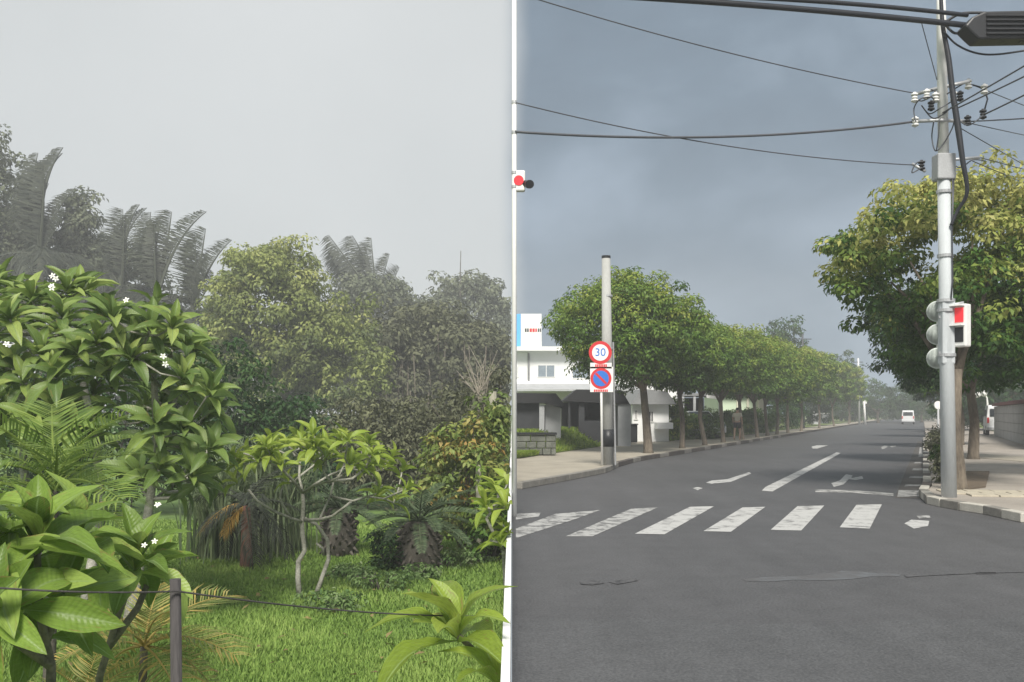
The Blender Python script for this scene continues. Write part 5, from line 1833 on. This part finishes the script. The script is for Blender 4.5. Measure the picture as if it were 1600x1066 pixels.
# far poles at the end of the street
for k, (px_, yt, yb, r_, lab) in enumerate(((1343, 560, 661, .13, "white pole beside the far street trees"), (1352, 626, 662, .16, "short white pole near the far end of the street"), (1256, 522, 672, .1, "thin grey pole rising above the tenth street tree"))):
    b_ = G(px_, yb, 0)
    if b_.y > 140: b_ = Vector(((px_ - 800) / F * 125, 125, 0))
    t_ = P(px_ - 2, yt, b_.y)
    o = thing("far_pole", b_, lab, "pole")
    MB().tube([b_, t_], [r_, r_ * .8], 10).build("shaft", M_white if k < 2 else M_wire, o, smooth=True)
    if k == 2:
        for yy_ in (530, 545):
            MB().box(tuple(P(px_ - 2, yy_, b_.y)), (1.6, .1, .08)).build("crossarm", M_wire, o)
    elif k == 0:
        MB().box(tuple(P(px_ - 2, 566, b_.y)), (1.2, .1, .1)).build("crossarm", M_wire, o)
    else:
        MB().box(tuple(P(px_ - 1, 628, b_.y)), (.5, .2, .5)).build("sign_plate", M_white, o)

# added white pole standing in for the divider strip: carries the left ends of the wires and a red signal
BY = 14.0
bpx = .033
bp2 = thing("divider_pole", (bpx, BY, 0), "added slim white pole in place of the divider strip, holding the wires", "pole")
MB().tube([(bpx, BY, -.1), (bpx, BY, 4), (bpx, BY, 8.4)], [.037, .035, .032], 14).build("shaft", M_white, bp2, smooth=True)
MB().cyl((bpx, BY, 8.4), (bpx, BY, 8.43), .036, 14).build("cap", M_white, bp2)
for py_ in (160, 207, 270, 292):
    z_ = P(803, py_, BY).z
    MB().cyl((bpx, BY, z_ - .02), (bpx, BY, z_ + .02), .042, 14).build("band", M_steel, bp2)
rs = thing("red_signal", P(812, 282, BY), "red signal lamp in a white housing with black camera on the slim pole", "traffic signal")
c = P(811.5, 282, BY - .03)
MB().box(tuple(c + Vector((.0, .06, 0))), (.17, .12, .30)).build("housing", M_white, rs, bevel=.02)
MB().cyl(c + Vector((-.01, 0, .0)), c + Vector((-.01, -.012, 0)), .072, 28).build("red_lamp", G_red, rs)
MB().cyl(P(820, 287, BY), P(826, 288, BY - .06), .05, 14).build("camera", M_black, rs, smooth=True)
MB().cyl(P(826, 288, BY - .06), P(828, 288, BY - .14), .062, 14).build("camera_hood", M_black, rs, smooth=True)


def smooth_pts(pts, k=6):
    sm = []
    for i in range(len(pts) - 1):
        p0, p1, p2_, p3 = pts[max(i - 1, 0)], pts[i], pts[i + 1], pts[min(i + 2, len(pts) - 1)]
        for j in range(k):
            t = j / k
            sm.append(.5 * ((2 * p1) + (p2_ - p0) * t + (2 * p0 - 5 * p1 + 4 * p2_ - p3) * t * t + (3 * p1 - p0 - 3 * p2_ + p3) * t ** 3))
    return sm + [pts[-1]]


def wire(label, a, b, sag, r, m=M_wire, n_=28):
    a, b = Vector(a), Vector(b)
    if 0 < sag <= .05:                       # spans that leave the view run on to the next pole
        b = a + (b - a) * 4
        sag *= 4
    pts = []
    for i in range(n_ + 1):
        t = i / n_
        pts.append(a.lerp(b, t) - Vector((0, 0, sag * 4 * t * (1 - t))))
    o = MB().tube(pts, r, 6).build("overhead_wire", m, None, smooth=True)
    return tag(o, label, "wire", "overhead wires")


wire("sagging dark wire crossing the sky to the lower crossarm", P(804, 206, BY - .03), P(1430, 190, UY), .16, .019)
wire("thin wire sloping from the slim pole to behind the tree top", P(804, 160, BY - .03), P(1428, 258, UY + .1), .16, .009)
wire("thin wire sloping down from the top to the upper crossarm", P(804, -12, BY - .03), P(1430, 146, UY), .10, .009)
wire("upper thick black cable along the top of the view", P(804, -8, BY - .03), P(1512, 24, UY - .4), -.12, .034, M_cable)
wire("lower thick black cable along the top of the view", P(804, -14, BY + .03), P(1512, 40, UY - .4), -.06, .045, M_cable)
wire("dark wire from the pole head up to the right edge", P(1470, 178, UY), P(1700, 25, 12), .05, .012)
wire("second dark wire rising to the right edge", P(1490, 172, UY), P(1700, 52, 12.5), .05, .012)
wire("third dark wire rising from the jumper to the right edge", P(1536, 180, UY), P(1700, 80, 13), .05, .013)
wire("lowest dark wire leaving the lower crossarm to the right", P(1512, 190, UY), P(1720, 160, 14), .05, .012)
wire("pale thin wire falling to the right from the upper crossarm", P(1513, 130, UY), P(1720, 200, 21), .05, .008)
wire("pale thin wire falling to the right from the lower crossarm", P(1512, 192, UY), P(1720, 225, 22), .05, .008)
wire("thin wire falling steeply right from below the lower crossarm", P(1500, 200, UY), P(1720, 320, 24), .03, .008)
wire("thin wire leaving the lowest bracket to the right", P(1530, 246, UY + .3), P(1720, 290, 24), .03, .008)
wire("second thin wire leaving the lowest bracket to the right", P(1520, 252, UY + .3), P(1720, 330, 26), .03, .008)
wire("short stay wire from the thick cable to the pole head", P(1440, 36, UY - .3), P(1464, 125, UY), .0, .008)

wire("thick black cable leaving the far end of the cable box", P(1688, 24, UY - .45), P(2300, 60, UY + 2), .12, .034, M_cable)
wire("second thick black cable leaving the far end of the cable box", P(1688, 46, UY - .45), P(2300, 84, UY + 2), .12, .04, M_cable)
# thick black drop bundle, hugging then leaving the pole
dbp = [P(1470, -10, UY - .25), P(1473, 40, UY - .25), P(1482, 90, UY - .28), P(1488, 140, UY - .3), P(1497, 200, UY - .32), P(1504, 250, UY - .34), P(1511, 300, UY - .3), P(1496, 330, UY - .17), P(1486, 352, UY - .14)]
tag(MB().tube(smooth_pts(dbp), list(np.interp(np.linspace(0, 8, 49), range(9), [.03, .034, .042, .046, .05, .042, .032, .026, .024])), 10).build("drop_cable", M_cable, None, smooth=True), "thick black cable bundle running down the utility pole", "cable")
ctail = [P(1475, 50, UY - .3), P(1495, 70, UY - .3), P(1525, 83, UY - .35), P(1560, 85, UY - .4), P(1620, 76, UY - .6)]
tag(MB().tube(smooth_pts(ctail), .016, 8).build("drop_cable", M_cable, None, smooth=True), "looping black cable below the big cable box", "cable")
# splice closure
sp = thing("cable_box", P(1560, 38, UY - .5), "big dark ribbed cable box hanging at the top right", "cable box")
bw = .34
prof = [(1508, 40), (1520, 26), (1540, 17), (1690, 14), (1690, 58), (1530, 61), (1520, 52)]
MB().prism([P(x, y, UY - .65) for x, y in prof], (0, bw, 0)).build("shell", M_black, sp, bevel=.03)
for yy_ in (24, 31, 38, 45, 52):
    a_, b_ = P(1542, yy_, UY - .67), P(1688, yy_, UY - .67)
    MB().box(tuple((a_ + b_) / 2), (b_.x - a_.x, .03, .025)).build("rib", M_black, sp)
for xx_ in (1536, 1566, 1596):
    MB().box(tuple(P(xx_, 63, UY - .5)), (.06, .08, .07)).build("clip", M_black, sp)
MB().tube(smooth_pts([P(1478, 34, UY - .3), P(1500, 22, UY - .35), P(1530, 20, UY - .45), P(1560, 22, UY - .5)]), .022, 8).build("cable_tail", M_cable, sp, smooth=True)
MB().tube(smooth_pts([P(1478, 40, UY - .3), P(1492, 52, UY - .35), P(1512, 48, UY - .4), P(1524, 42, UY - .45)]), .02, 8).build("cable_tail", M_cable, sp, smooth=True)

# ================================================================== the walking person
def skin_mesh(name, joints, edges, radii, m, parent, sub=2):
    o0 = ORG[parent.name]
    me = bpy.data.meshes.new(name)
    me.from_pydata([Vector(j) for j in joints], edges, [])
    o = bpy.data.objects.new(name, me)
    col.objects.link(o)
    sk = o.modifiers.new("skin", 'SKIN')
    for i, r in enumerate(radii):
        me.skin_vertices[0].data[i].radius = r if isinstance(r, tuple) else (r, r)
    me.skin_vertices[0].data[0].use_root = True
    sk.use_smooth_shade = True
    ss = o.modifiers.new("sub", 'SUBSURF')
    ss.levels = ss.render_levels = sub
    me.materials.append(m)
    o.parent = parent
    ORG[o.name] = o0
    return o


pb = G(1152, 688.5, kz)
pe = thing("person", pb, "person in pale shirt and dark shorts walking on the left pavement", "person")
pe.rotation_euler.z = -RA
pe.scale = (.98, .98, .98)
J = [(0, 0, .92), (0, 0, 1.12), (0, .0, 1.33), (0, .01, 1.45), (0, .03, 1.53), (0, .03, 1.64),
     (.10, 0, .88), (.12, .10, .50), (.11, .02, .10), (.115, .14, .04), (-.10, 0, .88), (-.12, -.06, .50), (-.11, -.26, .14), (-.115, -.15, .05),
     (.17, 0, 1.38), (.24, -.08, 1.12), (.24, .06, .92), (.23, .10, .82), (-.17, 0, 1.38), (-.24, .08, 1.12), (-.24, .20, .95), (-.23, .26, .87)]
E = [(0, 1), (1, 2), (2, 3), (3, 4), (4, 5), (0, 6), (6, 7), (7, 8), (8, 9), (0, 10), (10, 11), (11, 12), (12, 13), (2, 14), (14, 15), (15, 16), (16, 17), (2, 18), (18, 19), (19, 20), (20, 21)]
Rr = [(.14, .10), (.125, .095), (.15, .10), .055, .085, .075, .085, .058, .042, .035, .085, .058, .042, .035, .055, .042, .034, .036, .055, .042, .034, .036]
skin_mesh("body", J, E, Rr, M_skin, pe)
skin_mesh("shirt", [(0, 0, .95), (0, 0, 1.12), (0, 0, 1.33), (0, .01, 1.42), (.17, 0, 1.375), (.225, -.05, 1.2), (-.17, 0, 1.375), (-.225, .05, 1.2)], [(0, 1), (1, 2), (2, 3), (2, 4), (4, 5), (2, 6), (6, 7)], [(.165, .125), (.15, .12), (.175, .125), .07, .075, .065, .075, .065], M_shirt, pe)
skin_mesh("shorts", [(0, 0, .95), (.10, .0, .86), (.115, .06, .62), (-.10, 0, .86), (-.115, -.035, .62)], [(0, 1), (1, 2), (0, 3), (3, 4)], [(.16, .12), .11, .09, .11, .09], M_shorts, pe)
skin_mesh("hair", [(0, .0, 1.56), (0, .005, 1.66), (0, .02, 1.70)], [(0, 1), (1, 2)], [.075, .095, .06], M_hair, pe)

# ================================================================== the damp air
m, t, b = base_mat("haze")
t.nodes.remove(b)
pv = t.nodes.new("ShaderNodeVolumePrincipled")
pv.inputs["Color"].default_value = (0.95, 0.97, 0.98, 1)
pv.inputs["Density"].default_value = 0.0022
pv.inputs["Anisotropy"].default_value = 0.0
t.links.new(pv.outputs[0], t.nodes["Material Output"].inputs["Volume"])
hz_ = MB().box((30, 60, 12.4), (220, 260, 30)).build("haze", m)
tag(hz_, "thin damp haze filling garden and street", None, None, "stuff")
